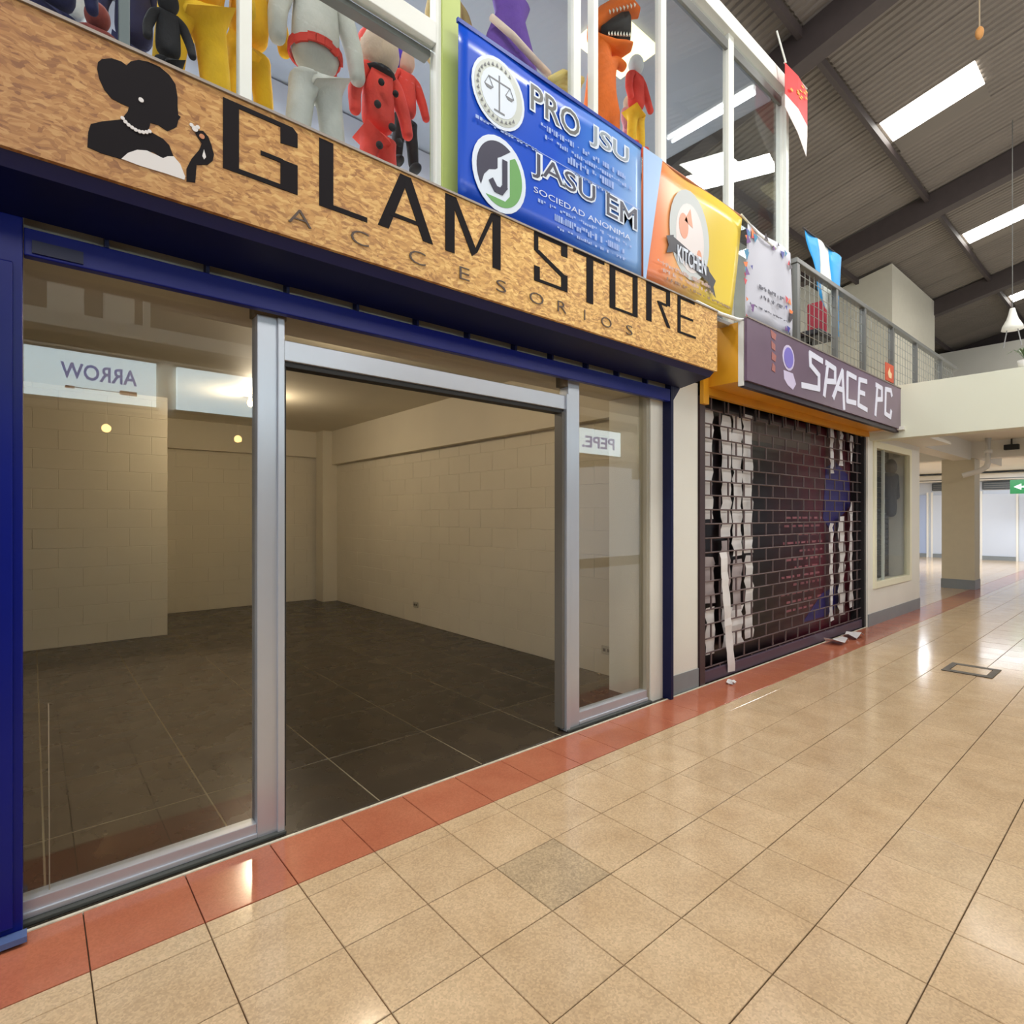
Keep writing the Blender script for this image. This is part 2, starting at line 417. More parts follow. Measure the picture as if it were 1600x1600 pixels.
# blue roller shutter, rolled up
rs = thing('roller_shutter', 'navy blue rolled-up shutter with side guides framing the empty shopfront', 'roller shutter', (1.7, 2.4, 0))
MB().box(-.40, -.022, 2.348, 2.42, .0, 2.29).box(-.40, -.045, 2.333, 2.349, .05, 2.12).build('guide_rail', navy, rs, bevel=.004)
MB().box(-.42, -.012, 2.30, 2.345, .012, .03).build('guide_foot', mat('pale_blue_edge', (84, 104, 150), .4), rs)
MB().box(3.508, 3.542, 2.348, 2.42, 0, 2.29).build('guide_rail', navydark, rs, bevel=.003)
MB().box(-.02, 3.506, 2.352, 2.39, 2.155, 2.243).build('bottom_bar', navy, rs, bevel=.004)
MB().box(-.02, 3.506, 2.396, 2.41, 2.17, 2.36).build('slat_bundle', mat('shutter_grey', (168, 160, 142), .5), rs)
sx = [.194, .503, .799, 1.104, 1.411, 1.716, 2.036, 2.319, 2.625, 2.924, 3.235]
for x in sx: B(x-.006, x+.006, 2.352, 2.394, 2.243, 2.30).build('hook', navydark, rs)
MB().box(.0, .13, 2.345, 2.352, 2.165, 2.205).build('lock_plate', mat('lock_plate', (20, 24, 60), .5), rs)
# header box carrying the shop sign
hb = thing('sign_header_box', 'navy sheet-metal box projecting above the empty shopfront, carrying its sign', 'sign box', (1.7, 2.06, 2.33))
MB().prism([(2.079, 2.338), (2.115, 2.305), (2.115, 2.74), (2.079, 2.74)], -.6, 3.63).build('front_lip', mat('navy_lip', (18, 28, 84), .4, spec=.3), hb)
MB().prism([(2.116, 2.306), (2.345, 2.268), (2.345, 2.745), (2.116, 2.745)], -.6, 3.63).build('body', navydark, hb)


MB().poly([(3.545, 2.30), (3.63, 2.30), (3.63, 2.268), (3.545, 2.17)], 2.352, .045).build('end_bracket', navydark, hb)

# ------------------------------------------------------------ wood-chip sign
def chip():
    m = bpy.data.materials.new('wood_chip_board'); m.use_nodes = True; g = NT(m); b = g.n['Principled BSDF']
    geo = g.new('ShaderNodeNewGeometry')
    ns = g.new('ShaderNodeTexNoise'); ns.inputs['Scale'].default_value = 9; ns.inputs['Detail'].default_value = 2
    g.link(geo.outputs['Position'], ns.inputs['Vector'])
    mixv = g.new('ShaderNodeVectorMath', operation='MULTIPLY_ADD')
    g.link(ns.outputs['Color'], mixv.inputs[0]); mixv.inputs[1].default_value = (.06, .06, .06); g.link(geo.outputs['Position'], mixv.inputs[2])
    mp = g.new('ShaderNodeMapping'); mp.inputs['Rotation'].default_value = (0, .5, 0); mp.inputs['Scale'].default_value = (42, 1, 95)
    g.link(mixv.outputs[0], mp.inputs['Vector'])
    v = g.new('ShaderNodeTexVoronoi'); v.inputs['Scale'].default_value = 1; g.link(mp.outputs[0], v.inputs['Vector'])
    mp2 = g.new('ShaderNodeMapping'); mp2.inputs['Rotation'].default_value = (0, -.9, 0); mp2.inputs['Scale'].default_value = (38, 1, 105)
    g.link(mixv.outputs[0], mp2.inputs['Vector'])
    v2 = g.new('ShaderNodeTexVoronoi'); v2.inputs['Scale'].default_value = 1; g.link(mp2.outputs[0], v2.inputs['Vector'])
    s1 = g.new('ShaderNodeSeparateColor'); s2 = g.new('ShaderNodeSeparateColor')
    g.link(v.outputs['Color'], s1.inputs[0]); g.link(v2.outputs['Color'], s2.inputs[0])
    a = g.new('ShaderNodeMath', operation='ADD'); g.link(s1.outputs[0], a.inputs[0]); g.link(s2.outputs[0], a.inputs[1])
    cr = g.new('ShaderNodeValToRGB'); e = cr.color_ramp.elements
    e[0].position = .1; e[0].color = (*lin((166, 112, 58)), 1); e[1].position = .9; e[1].color = (*lin((240, 194, 124)), 1)
    k = e.new(.5); k.color = (*lin((214, 158, 88)), 1)
    h = g.new('ShaderNodeMath', operation='MULTIPLY'); h.inputs[1].default_value = .5
    g.link(a.outputs[0], h.inputs[0]); g.link(h.outputs[0], cr.inputs[0])
    # printed brown-to-gold run, with the dimmer light at the left painted in too
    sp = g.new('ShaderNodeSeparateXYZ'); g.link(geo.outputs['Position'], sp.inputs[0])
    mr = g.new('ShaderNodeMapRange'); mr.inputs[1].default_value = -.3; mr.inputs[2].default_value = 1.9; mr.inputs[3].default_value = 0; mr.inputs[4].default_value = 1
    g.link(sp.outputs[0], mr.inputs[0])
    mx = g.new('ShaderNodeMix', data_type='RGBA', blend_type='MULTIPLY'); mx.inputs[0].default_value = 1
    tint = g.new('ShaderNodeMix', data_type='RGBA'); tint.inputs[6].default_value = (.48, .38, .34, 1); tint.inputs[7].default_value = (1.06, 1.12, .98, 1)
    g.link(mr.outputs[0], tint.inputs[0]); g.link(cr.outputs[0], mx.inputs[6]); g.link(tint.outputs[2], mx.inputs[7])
    g.link(mx.outputs[2], b.inputs['Base Color']); b.inputs['Roughness'].default_value = .42
    return m
sg = thing('shop_sign', 'long wood-chip patterned sign with black letters GLAM STORE ACCESORIOS', 'sign', (1.7, 2.06, 2.34))
SB = B(-.6, 3.63, 2.058, 2.075, 2.335, 2.745).build('board', chip(), sg)
MB().box(-.6, 3.632, 2.05, 2.078, 2.7455, 2.755).build('top_edging', mat('edging', (150, 140, 130), .4, metal=.4), sg)
YS = 2.0555
def letter(polys, m=black, par=None, y=YS, t=.003, nm='letter', lab=None):
    mb = MB()
    for i, p in enumerate(polys): mb.poly([tuple(q) for q in p], y-.00015*i, t)
    o = mb.build(nm, m, par or SB)
    if lab: o['label'] = lab
    return o
def rect(a, b, c, d): return [(a, c), (b, c), (b, d), (a, d)]
letter([rect(.485, .535, 2.492, 2.728), rect(.53, .69, 2.712, 2.728), [(.672, 2.728), (.715, 2.728), (.732, 2.712), (.732, 2.662), (.672, 2.655)],
        rect(.53, .69, 2.492, 2.508), rect(.672, .732, 2.492, 2.598), rect(.605, .68, 2.585, 2.600)])
letter([rect(.812, .866, 2.484, 2.735), rect(.862, 1.004, 2.484, 2.503)])
letter([[(1.050, 2.492), (1.098, 2.492), (1.192, 2.735), (1.150, 2.735)], [(1.150, 2.735), (1.200, 2.735), (1.308, 2.492), (1.258, 2.492)], rect(1.10, 1.25, 2.548, 2.564)])
letter([rect(1.371, 1.420, 2.488, 2.738), [(1.39, 2.738), (1.428, 2.738), (1.545, 2.53), (1.515, 2.505)], [(1.515, 2.505), (1.545, 2.53), (1.650, 2.738), (1.625, 2.738)], rect(1.634, 1.682, 2.488, 2.742)])
letter([rect(1.897, 2.134, 2.727, 2.745), rect(2.088, 2.134, 2.680, 2.73), rect(1.897, 1.925, 2.65, 2.73), [(1.897, 2.652), (1.930, 2.660), (2.134, 2.575), (2.105, 2.560)],
        rect(2.088, 2.134, 2.500, 2.585), rect(1.897, 2.134, 2.500, 2.515), rect(1.897, 1.935, 2.50, 2.575)])
letter([rect(2.178, 2.430, 2.728, 2.743), rect(2.282, 2.336, 2.486, 2.73)])
letter([rect(2.475, 2.525, 2.503, 2.745), rect(2.684, 2.730, 2.503, 2.745), rect(2.52, 2.69, 2.730, 2.745), rect(2.52, 2.69, 2.503, 2.517)])
letter([rect(2.815, 2.868, 2.510, 2.745), rect(2.86, 3.062, 2.730, 2.745), rect(3.020, 3.062, 2.648, 2.735), rect(2.93, 3.03, 2.640, 2.655), [(2.925, 2.652), (2.960, 2.652), (3.066, 2.512), (3.030, 2.512)]])
letter([rect(3.145, 3.180, 2.505, 2.742), rect(3.17, 3.345, 2.728, 2.742), rect(3.17, 3.325, 2.612, 2.626), rect(3.17, 3.358, 2.505, 2.519)])
thin = mat('thin_print', (74, 56, 44), .5)
for ch, x0, x1 in (('A', .698, .783), ('C', .935, 1.010), ('C', 1.190, 1.270), ('E', 1.445, 1.500), ('S', 1.655, 1.715), ('O', 1.865, 1.960), ('R', 2.060, 2.125),
                   ('I', 2.262, 2.270), ('O', 2.400, 2.490), ('S', 2.620, 2.680)):
    text(ch, x0, x1, 2.385, 2.440, YS, thin, SB, 'small_letter', bold=-.012)
BODY = [(0.146, 2.648), (0.148, 2.668), (0.158, 2.683), (0.181, 2.697), (0.205, 2.7), (0.218, 2.695), (0.229, 2.713), (0.249, 2.728), (0.274, 2.735), (0.304, 2.735), (0.33, 2.723), (0.347, 2.702), (0.353, 2.664), (0.353, 2.633), (0.355, 2.608), (0.362, 2.605), (0.355, 2.591), (0.351, 2.569), (0.339, 2.556), (0.325, 2.543), (0.301, 2.551), (0.28, 2.549), (0.275, 2.527), (0.287, 2.519), (0.313, 2.514), (0.33, 2.501), (0.342, 2.47), (0.313, 2.452), (0.287, 2.461), (0.245, 2.45), (0.221, 2.43), (0.205, 2.406), (0.158, 2.403), (0.123, 2.407), (0.125, 2.451), (0.131, 2.478), (0.158, 2.498), (0.205, 2.525), (0.221, 2.557), (0.224, 2.572), (0.205, 2.573), (0.181, 2.577), (0.163, 2.595), (0.151, 2.622)]
DRESS = [(0.205, 2.406), (0.221, 2.43), (0.245, 2.45), (0.27, 2.458), (0.295, 2.455), (0.313, 2.452), (0.325, 2.463), (0.342, 2.47), (0.36, 2.453), (0.374, 2.418), (0.372, 2.407), (0.321, 2.407), (0.254, 2.404)]
HAND = [(0.378, 2.405), (0.378, 2.446), (0.392, 2.483), (0.414, 2.521), (0.422, 2.547), (0.411, 2.559), (0.403, 2.572), (0.411, 2.584), (0.426, 2.588), (0.441, 2.576), (0.45, 2.553), (0.458, 2.524), (0.454, 2.502), (0.439, 2.483), (0.407, 2.47), (0.403, 2.411)]
letter([BODY], nm='lady_silhouette', t=.002, y=2.056)
pearl = mat('pearl_print', (214, 208, 204), .6)
letter([DRESS], pearl, nm='dress', y=2.0545)
letter([HAND], black, nm='raised_hand')
def disc(cx, cz, r, n=14, rz=None): return [(cx+r*math.cos(2*math.pi*k/n), cz+(rz or r)*math.sin(2*math.pi*k/n)) for k in range(n)]
pts = [(.208, 2.530), (.215, 2.522), (.223, 2.516), (.232, 2.512), (.241, 2.509), (.251, 2.508), (.260, 2.510), (.269, 2.514), (.277, 2.520)]
letter([disc(x, z, .0055, 10) for x, z in pts], pearl, nm='necklace', y=2.054)
letter([disc(.255, 2.607, .007)], pearl, nm='earring', y=2.054)
letter([disc(.402, 2.584, .009), disc(.392, 2.592, .006), disc(.410, 2.593, .006)], pearl, nm='blossom', y=2.054)
letter([disc(.422, 2.568, .008)], mat('blush_print', (186, 120, 80), .5), nm='palm', y=2.054)
letter([[(.423, 2.505), (.428, 2.528), (.434, 2.505), (.428, 2.495)]], pearl, nm='bracelet', y=2.054)

# ------------------------------------------------------------ second shop: SPACE PC
pb = thing('sign_header_box', 'yellow painted box carrying the purple sign of the computer shop', 'sign box', (5.8, 2.1, 2.3))
MB().prism([(2.121, 2.34), (2.38, 2.335), (2.38, 2.775), (2.121, 2.775)], 4.035, 7.66).build('body', yellowp, pb)
MB().box(3.95, 4.03, 2.352, 2.383, 2.20, 2.78).build('side_cheek', yellowp, pb)
MB().prism([(2.067, 2.295), (2.12, 2.30), (2.12, 2.334), (2.067, 2.334)], 4.035, 7.66).build('lower_lip', mat('plum_lip', (40, 24, 44), .4), pb)
MB().box(4.0305, 7.62, 2.352, 2.40, 2.275, 2.334).build('lintel', yellowp, pb)
MB().box(4.022, 4.035, 2.07, 2.11, 2.30, 2.78).build('end_edging', white, pb)
MB().box(4.022, 4.035, 2.11, 2.38, 2.335, 2.78).build('end_panel', yellowp, pb)
ps = thing('shop_sign', 'dusky purple sign with angular white letters SPACE PC', 'sign', (5.8, 2.06, 2.3))
plum = mat('plum_print', (112, 92, 110), .32, var=.22, scale=1.3)
PSB = B(4.03, 7.66, 2.045, 2.066, 2.335, 2.80).build('board', plum, ps)
MB().box(4.03, 7.66, 2.040, 2.066, 2.8005, 2.812).build('top_edging', mat('edging', (150, 140, 130), .4, metal=.4), ps)
wl = mat('white_letter', (226, 226, 240), .4)
def stroke(pts, w):
    """thick open polyline as a list of quads"""
    out = []
    for (a, b), (c, d) in zip(pts, pts[1:]):
        L = math.hypot(c-a, d-b); nx, nz = -(d-b)/L*w/2, (c-a)/L*w/2; ex, ez = (c-a)/L*w*.3, (d-b)/L*w*.3
        out.append([(a-ex+nx, b-ez+nz), (a-ex-nx, b-ez-nz), (c+ex-nx, d+ez-nz), (c+ex+nx, d+ez+nz)])
    return out
def pcl(pts_list, w=.05, nm='letter'):
    q = []
    for p in pts_list: q += stroke(p, w)
    letter(q, wl, PSB, y=2.041, t=.004, nm=nm)
# x positions follow the sign: S P A C E  P C
pcl([[(5.40, 2.72), (5.14, 2.74), (5.15, 2.64), (5.33, 2.58), (5.33, 2.46), (4.98, 2.44)]], .05)
pcl([[(5.45, 2.42), (5.53, 2.72)], [(5.49, 2.72), (5.70, 2.70), (5.70, 2.58), (5.50, 2.555)]], .05)
pcl([[(5.66, 2.43), (5.88, 2.71), (5.92, 2.36)], [(5.74, 2.53), (5.9, 2.53)]], .05)
pcl([[(6.23, 2.70), (6.01, 2.71), (6.00, 2.44), (6.22, 2.45)]], .048)
pcl([[(6.53, 2.71), (6.33, 2.70), (6.30, 2.44), (6.54, 2.42)], [(6.31, 2.575), (6.47, 2.575)]], .048)
pcl([[(6.80, 2.40), (6.86, 2.72)], [(6.82, 2.72), (7.00, 2.71), (7.00, 2.59), (6.85, 2.57)]], .05)
pcl([[(7.33, 2.68), (7.30, 2.73), (7.13, 2.72), (7.11, 2.45), (7.28, 2.43), (7.31, 2.50)]], .05)
letter([disc(4.72, 2.625, .085, 16, .085)], mat('visor', (134, 122, 206), .3), PSB, y=2.040, nm='helmet_visor')
letter([disc(4.72, 2.625, .11, 16, .105)], mat('suit_print', (208, 196, 224), .4), PSB, y=2.0425, t=.002, nm='helmet')
letter([[(4.63, 2.51), (4.80, 2.51), (4.86, 2.43), (4.80, 2.375), (4.70, 2.40), (4.64, 2.44)]], mat('suit_print', (208, 196, 224), .4), PSB, y=2.042, t=.003, nm='suit')
letter([[(4.40+.012*k, 2.79-.085*k), (4.50-.02*(k % 2), 2.77-.085*k), (4.48, 2.72-.085*k), (4.42, 2.73-.085*k)] for k in range(4)], mat('rust_print', (168, 104, 96), .5), PSB, y=2.042, t=.002, nm='flame_print')

# recess behind the grille
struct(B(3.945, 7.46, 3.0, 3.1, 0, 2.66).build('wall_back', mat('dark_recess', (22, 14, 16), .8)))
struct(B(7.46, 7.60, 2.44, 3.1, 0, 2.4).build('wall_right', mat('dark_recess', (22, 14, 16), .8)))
def poster_mat():
    m = bpy.data.materials.new('maroon_poster'); m.use_nodes = True; g = NT(m); b = g.n['Principled BSDF']
    geo = g.new('ShaderNodeNewGeometry'); sp = g.new('ShaderNodeSeparateXYZ'); g.link(geo.outputs['Position'], sp.inputs[0])
    mr = g.new('ShaderNodeMapRange'); mr.inputs[1].default_value = 5.2; mr.inputs[2].default_value = 6.6
    g.link(sp.outputs[0], mr.inputs[0])
    mx = g.new('ShaderNodeMix', data_type='RGBA'); mx.inputs[6].default_value = (*lin((22, 12, 16)), 1); mx.inputs[7].default_value = (*lin((92, 24, 40)), 1)
    ns = g.new('ShaderNodeTexNoise'); ns.inputs['Scale'].default_value = 2.2; g.link(geo.outputs['Position'], ns.inputs['Vector'])
    mu = g.new('ShaderNodeMath', operation='MULTIPLY'); g.link(mr.outputs[0], mu.inputs[0]); g.link(ns.outputs[0], mu.inputs[1])
    m2 = g.new('ShaderNodeMath', operation='MULTIPLY'); g.link(mu.outputs[0], m2.inputs[0]); m2.inputs[1].default_value = 1.6; m2.use_clamp = True
    g.link(m2.outputs[0], mx.inputs[0]); g.link(mx.outputs[2], b.inputs['Base Color']); b.inputs['Roughness'].default_value = .3
    return m
po = thing('window_poster', 'dark maroon printed poster behind the brick-pattern grille of the computer shop', 'poster', (5.8, 2.5, .1))
B(4.02, 7.44, 2.500, 2.506, .05, 2.30).build('sheet', poster_mat(), po)
pr = mat('poster_red_print', (150, 90, 98), .5)
mb = MB(); rr = random.Random(3)
for r in range(12):
    z = 1.30-.085*r; x = 5.6+rr.random()*.5
    while x < 6.55:
        w = rr.uniform(.04, .14); mb.box(x, min(x+w, 6.6), 2.497, 2.500, z, z+.022); x += w+rr.uniform(.03, .07)
o = mb.build('small_print', pr, po); o['kind'] = 'stuff'
letter([[(6.62, 1.30), (6.70, 1.86), (6.95, 1.95), (7.40, 1.80), (7.42, 1.45), (7.1, 1.30), (6.9, 1.12)]], mat('violet_print', (44, 34, 104), .4), po, y=2.496, t=.003, nm='violet_patch')
letter([[(6.1, .22), (6.7, .22), (7.1, .30), (7.2, .55), (6.6, .48)]], mat('violet_print', (44, 34, 104), .4), po, y=2.496, t=.003, nm='violet_patch')
letter([rect(4.6, 6.3, 2.02, 2.24)], mat('taupe_print', (96, 84, 76), .5), po, y=2.496, t=.003, nm='shutter_case')
# torn white strips of paper stuck behind the grille
paper = mat('torn_paper', (226, 222, 220), .6, var=.06, scale=6)
def strip(x0, w, z0, z1, seed, lab, y=2.455, wob=.02, m=paper, grp='torn paper strips behind the grille'):
    r = random.Random(seed); n = max(4, int((z1-z0)/.055)); l = []; rt = []
    for i in range(n+1):
        z = z0+(z1-z0)*i/n
        l.append((x0+r.uniform(-wob, wob), z)); rt.append((x0+w+r.uniform(-wob, wob), z+r.uniform(-.01, .01)))
    mb = MB(); vs = []; 
    for i in range(n+1):
        dy = r.uniform(-.004, .004)
        vs += [(l[i][0], y+dy, l[i][1]), (rt[i][0], y+dy, rt[i][1]), (rt[i][0], y+dy+.0015, rt[i][1]), (l[i][0], y+dy+.0015, l[i][1])]
    fs = []
    for i in range(n):
        a = 4*i
        for k in range(4): fs.append((a+k, a+(k+1) % 4, a+4+(k+1) % 4, a+4+k))
    fs += [(3, 2, 1, 0), (4*n, 4*n+1, 4*n+2, 4*n+3)]
    o = mb.add(vs, fs).build('paper_strip', m); tag(o, lab, 'paper', grp)
    return o
strip(4.13, .13, 1.30, 2.20, 1, 'torn white paper behind the grille, upper piece nearest the left pillar')
strip(4.12, .16, .62, 1.00, 2, 'torn greyish paper behind the grille, middle piece nearest the left pillar', m=mat('grey_paper', (176, 164, 164), .6))
strip(4.16, .12, .20, .58, 3, 'torn white paper behind the grille, lowest piece nearest the left pillar')
strip(4.40, .16, 1.15, 2.18, 4, 'long torn white paper behind the grille, second from the left pillar')
strip(4.59, .15, .98, 2.20, 5, 'long torn white paper behind the grille, third from the left pillar')
strip(4.77, .17, 1.0, 2.23, 6, 'long torn white paper behind the grille, fourth from the left pillar')
strip(4.40, .14, .55, 1.12, 7, 'greyish torn paper behind the lower grille beside the hanging strip', m=mat('grey_paper', (176, 164, 164), .6))
strip(4.42, .34, .22, .55, 8, 'wide white paper scrap low behind the grille', wob=.03)
strip(4.58, .16, .52, .95, 9, 'greyish torn paper behind the lower grille, third column from pillar', m=mat('grey_paper', (176, 164, 164), .6))
strip(4.80, .15, .24, .98, 10, 'white torn paper low behind the grille, fourth column from pillar')
for i, (x, w, z0, z1, lab) in enumerate(((6.70, .11, 1.80, 2.30, 'upper white paper strip left of three at the grille right end'),
        (6.98, .10, 1.90, 2.30, 'upper white paper strip middle of three at the grille right end'),
        (7.30, .09, 1.95, 2.28, 'upper white paper strip right of three at the grille right end'),
        (6.70, .10, .16, 1.25, 'lower white paper strip left of three at the grille right end'),
        (6.95, .18, .20, 1.32, 'lower wide white paper strip middle of three at the grille right end'),
        (7.30, .09, .25, 1.50, 'lower white paper strip right of three at the grille right end'))):
    strip(x, w, z0, z1, 20+i, lab, wob=.028)
hs = strip(4.27, .11, .03, 1.03, 40, 'long white paper strip hanging in front of the grille to the floor', y=2.395, wob=.008, grp=None)
hs.rotation_euler = (0, math.radians(-6), 0); hs.location = (.0+.055, 0, .40)
hs.location = (0, 0, 0); hs.rotation_euler = (0, 0, 0)
for v in hs.data.vertices: v.co.x += (1.03-v.co.z)*.13
def crumple(x, y, lab, s=.09, seed=1):
    r = random.Random(seed); mb = MB(); n = 5
    for i in range(n):
        for j in range(3): mb.v.append((x+(i-2)*s*.55, y+(j-1)*s*.7+r.uniform(-.01, .01), .008+r.random()*s*.55))
    for i in range(n-1):
        for j in range(2): a = i*3+j; mb.f.append((a, a+3, a+4, a+1))
    o = mb.build('paper_scrap', paper); m = o.modifiers.new('s', 'SOLIDIFY'); m.thickness = .002; tag(o, lab, 'paper')
crumple(6.38, 2.27, 'crumpled white paper on the red border, left of two at grille foot', .11, 5)
crumple(6.80, 2.27, 'crumpled white paper on the red border, right of two at grille foot', .11, 9)
crumple(4.22, 2.27, 'tiny white scrap on the red border near the pillar foot', .04, 4)
# grille shutter
gr = thing('grille_shutter', 'closed dark metal brick-pattern grille shutter of the computer shop', 'grille', (5.8, 2.42, 0))
rods = [.115*k for k in range(1, 20)]
bar_m = mat('grille_metal', (104, 88, 88), .42, metal=.35, var=.1)
rodme = MB().tube([(0, 0, 0), (3.54, 0, 0)], .0065, 8).mesh('rod', bar_m)
linkme = MB().box(-.009, .009, -.004, .004, 0, .115).mesh('link', bar_m)
for z in rods: 
    o = put(rodme, 'rod', gr, (4.005-5.8, 0, z))
nlk = 0
for r in range(20):
    for k in range(14):
        x = 4.04+.27*k+(.135 if r % 2 else 0)
        if x < 7.52 and nlk < 300: put(linkme, 'link', gr, (x-5.8, 0, .115*r)); nlk += 1
MB().box(4.0, 7.55, 2.405, 2.435, .0, .095).build('bottom_bar', mat('bar_plum', (92, 76, 92), .4, metal=.3), gr, bevel=.004)
MB().box(3.958, 4.03, 2.386, 2.46, .0, 2.27).build('guide_rail', mat('guide_brown', (74, 56, 58), .4, metal=.2), gr)
MB().box(7.54, 7.60, 2.385, 2.46, .0, 2.27).build('guide_rail', mat('guide_black', (24, 20, 22), .5), gr)
for k in range(12): B(4.35+.27*k, 4.364+.27*k, 2.402, 2.415, 2.17, 2.274).build('hook', darkmetal, gr)

# ------------------------------------------------------------ wall with the display window
yw = 2.365
mbw = MB().box(7.60, 7.80, yw, yw+.25, 0, 2.36).box(9.25, 9.72, yw, yw+.25, 0, 2.36).box(7.80, 9.25, yw, yw+.25, 0, .48).box(7.80, 9.25, yw, yw+.25, 2.22, 2.36)
struct(mbw.build('wall_front', cream))
struct(MB().box(7.60, 9.725, yw-.008, yw, 0, .15).build('baseboard_front', greyskirt))
struct(B(9.60, 9.72, 2.616, 9.3, 0, 2.36).build('wall_side', cream))
w3 = struct(empty('window_3'))
MB().box(7.78, 7.86, yw-.02, yw+.05, .44, 2.24).box(9.20, 9.28, yw-.02, yw+.05, .44, 2.24).box(7.86, 9.20, yw-.02, yw+.05, .44, .52).box(7.86, 9.20, yw-.02, yw+.05, 2.16, 2.24).build('frame', mat('cream_frame', (236, 232, 204), .4), w3, bevel=.004)
B(7.86, 9.20, yw+.02, yw+.026, .52, 2.16).build('pane', glass('display_glass', .45, (.97, .98, .97)), w3)
B(8.18, 8.21, yw-.0, yw+.03, .52, 2.16).build('glazing_bar', mat('bar_pale', (190, 196, 188), .4), w3)
sl = thing('shutter_slats', 'dark grey slatted panel behind the cream-framed display window', 'shutter', (8.5, 2.625, .5))
for k in range(24): MB().box(7.84, 9.59, 2.618, 2.632, .50+.072*k, .50+.072*k+.066).build('slat', mat('slat_grey', (58, 58, 62), .4, metal=.3), sl, bevel=.004)
struct(B(7.7, 9.4, 2.86, 2.95, 0, 2.36).build('wall_back', cream))
gt = thing('hanging_jacket', 'black jacket shape hanging in the display window before grey slats', 'jacket', (8.98, 2.50, 1.0))
skin_body('cloth', [(8.98, 2.51, 1.30), (8.98, 2.51, 1.62), (8.98, 2.51, 1.85), (8.84, 2.51, 1.88), (8.79, 2.50, 1.55), (9.12, 2.51, 1.88), (9.17, 2.50, 1.55)],
          [(0, 1), (1, 2), (2, 3), (3, 4), (2, 5), (5, 6)], [(.16, .06), (.15, .06), (.12, .06), .06, .045, .06, .045], mat('black_cloth', (34, 34, 38), .8), gt)
MB().ball((8.98, 2.51, 2.0), (.10, .07, .11)).build('hood', mat('black_cloth', (34, 34, 38), .8), gt, True)

# ------------------------------------------------------------ slabs, beams, column, back hall
struct(B(-4, 7.66, 2.80, 9.3, 2.80, 2.86).build('trim_6', cream))
struct(B(-4, 7.66, 2.43, 2.80, 2.78, 2.86).build('trim_7', cream))
struct(B(7.895, 26, -5.0, 9.3, 2.66, 2.862).build('trim_8', cream))
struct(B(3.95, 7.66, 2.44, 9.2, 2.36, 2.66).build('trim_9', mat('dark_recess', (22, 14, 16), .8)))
struct(B(7.60, 9.72, 2.0, 2.62, 2.32, 2.36).build('trim_10', cream))
brd = struct(B(7.66, 7.90, -5.0, 9.2, 2.235, 2.845).build('trim_11', mat('bridge_paint', (228, 228, 206), .5, var=.02, scale=1)))
struct(B(9.72, 13.0, 2.36, 2.62, 2.34, 2.66).build('trim_12', cream))
struct(B(12.9, 13.2, -5.0, 9.2, 2.36, 2.66).build('trim_13', cream))
struct(B(12.95, 15.3, 2.30, 2.62, 2.36, 2.66).build('trim_14', cream))
colm = thing('column', 'square cream column with a grey foot standing in the far corridor', 'column', (13.1, 2.55, 0))
B(12.88, 13.30, 2.31, 2.79, 0, 2.37).build('shaft', mat('column_paint', (206, 196, 168), .5, var=.03), colm)
B(12.87, 13.31, 2.30, 2.80, 0, .17).build('foot_band', greyskirt, colm)
pipe = thing('drain_pipe', 'white bent drain pipe hanging from the ceiling before the far column', 'pipe', (12.5, 2.0, 2.2))
MB().tube([(12.45, 2.05, 2.66), (12.45, 2.05, 2.25), (12.45, 2.07, 2.17), (12.42, 2.16, 2.10), (12.36, 2.38, 2.03)], .045, 12).build('tube', white, pipe, True)
MB().tube([(12.45, 2.05, 2.40), (12.45, 2.05, 2.46)], .055, 12).build('coupling', white, pipe, True)
for i, (x, y, lab) in enumerate(((12.84, 1.80, 'small black box fixed on the far ceiling beam, left one'), (12.84, 1.28, 'small black spot lamp on the far ceiling beam, right one'))):
    t = thing('spot_lamp', lab, 'lamp', (x, y, 2.5))
    MB().box(x-.05, x+.05, y-.10 if i == 0 else y-.05, y+.10 if i == 0 else y+.05, 2.47, 2.56).build('housing', mat('black_metal', (28, 28, 28), .5), t, bevel=.01)
    MB().tube([(x, y, 2.55), (x, y, 2.66)], .012, 6).build('stem', mat('black_metal', (28, 28, 28), .5), t)
pan = mat('hall_panel', (206, 214, 226), .35, var=.02, scale=1)
struct(B(22.0, 22.2, -5, 9.3, 0, 2.66).build('wall_far', pan))
for i, (y0, y1) in enumerate(((5.15, 5.9), (4.35, 4.98), (2.98, 3.75), (1.7, 2.45))):
    d = struct(empty('door_%d' % (i+2)))
    MB().box(21.955, 22.0, y0, y1, .12, 2.0).build('leaf', mat('door_blue', (176, 192, 224), .4) if i < 1 else pan, d, bevel=.006)
    MB().box(21.94, 22.0, y0-.05, y0, 0, 2.08).box(21.94, 22.0, y1, y1+.05, 0, 2.08).build('frame', white, d)
    MB().box(21.93, 21.956, y0, y1, 0, .12).build('kick_plate', greyskirt, d)
for i, (y0, y1, lab) in enumerate(((4.35, 5.0, 'dark grey vent panel above the far doors, left of the column'), (2.98, 3.75, 'dark grey vent panel above the far doors, right of the column'))):
    t = thing('vent_panel', lab, 'vent', (21.93, (y0+y1)/2, 2.2))
    B(21.90, 21.95, y0, y1, 2.13, 2.36).build('panel', mat('vent_dark', (70, 76, 80), .5), t, bevel=.01)
    for k in range(3): B(21.885, 21.902, y0+.04, y1-.04, 2.17+.06*k, 2.19+.06*k).build('slat', greymetal, t)
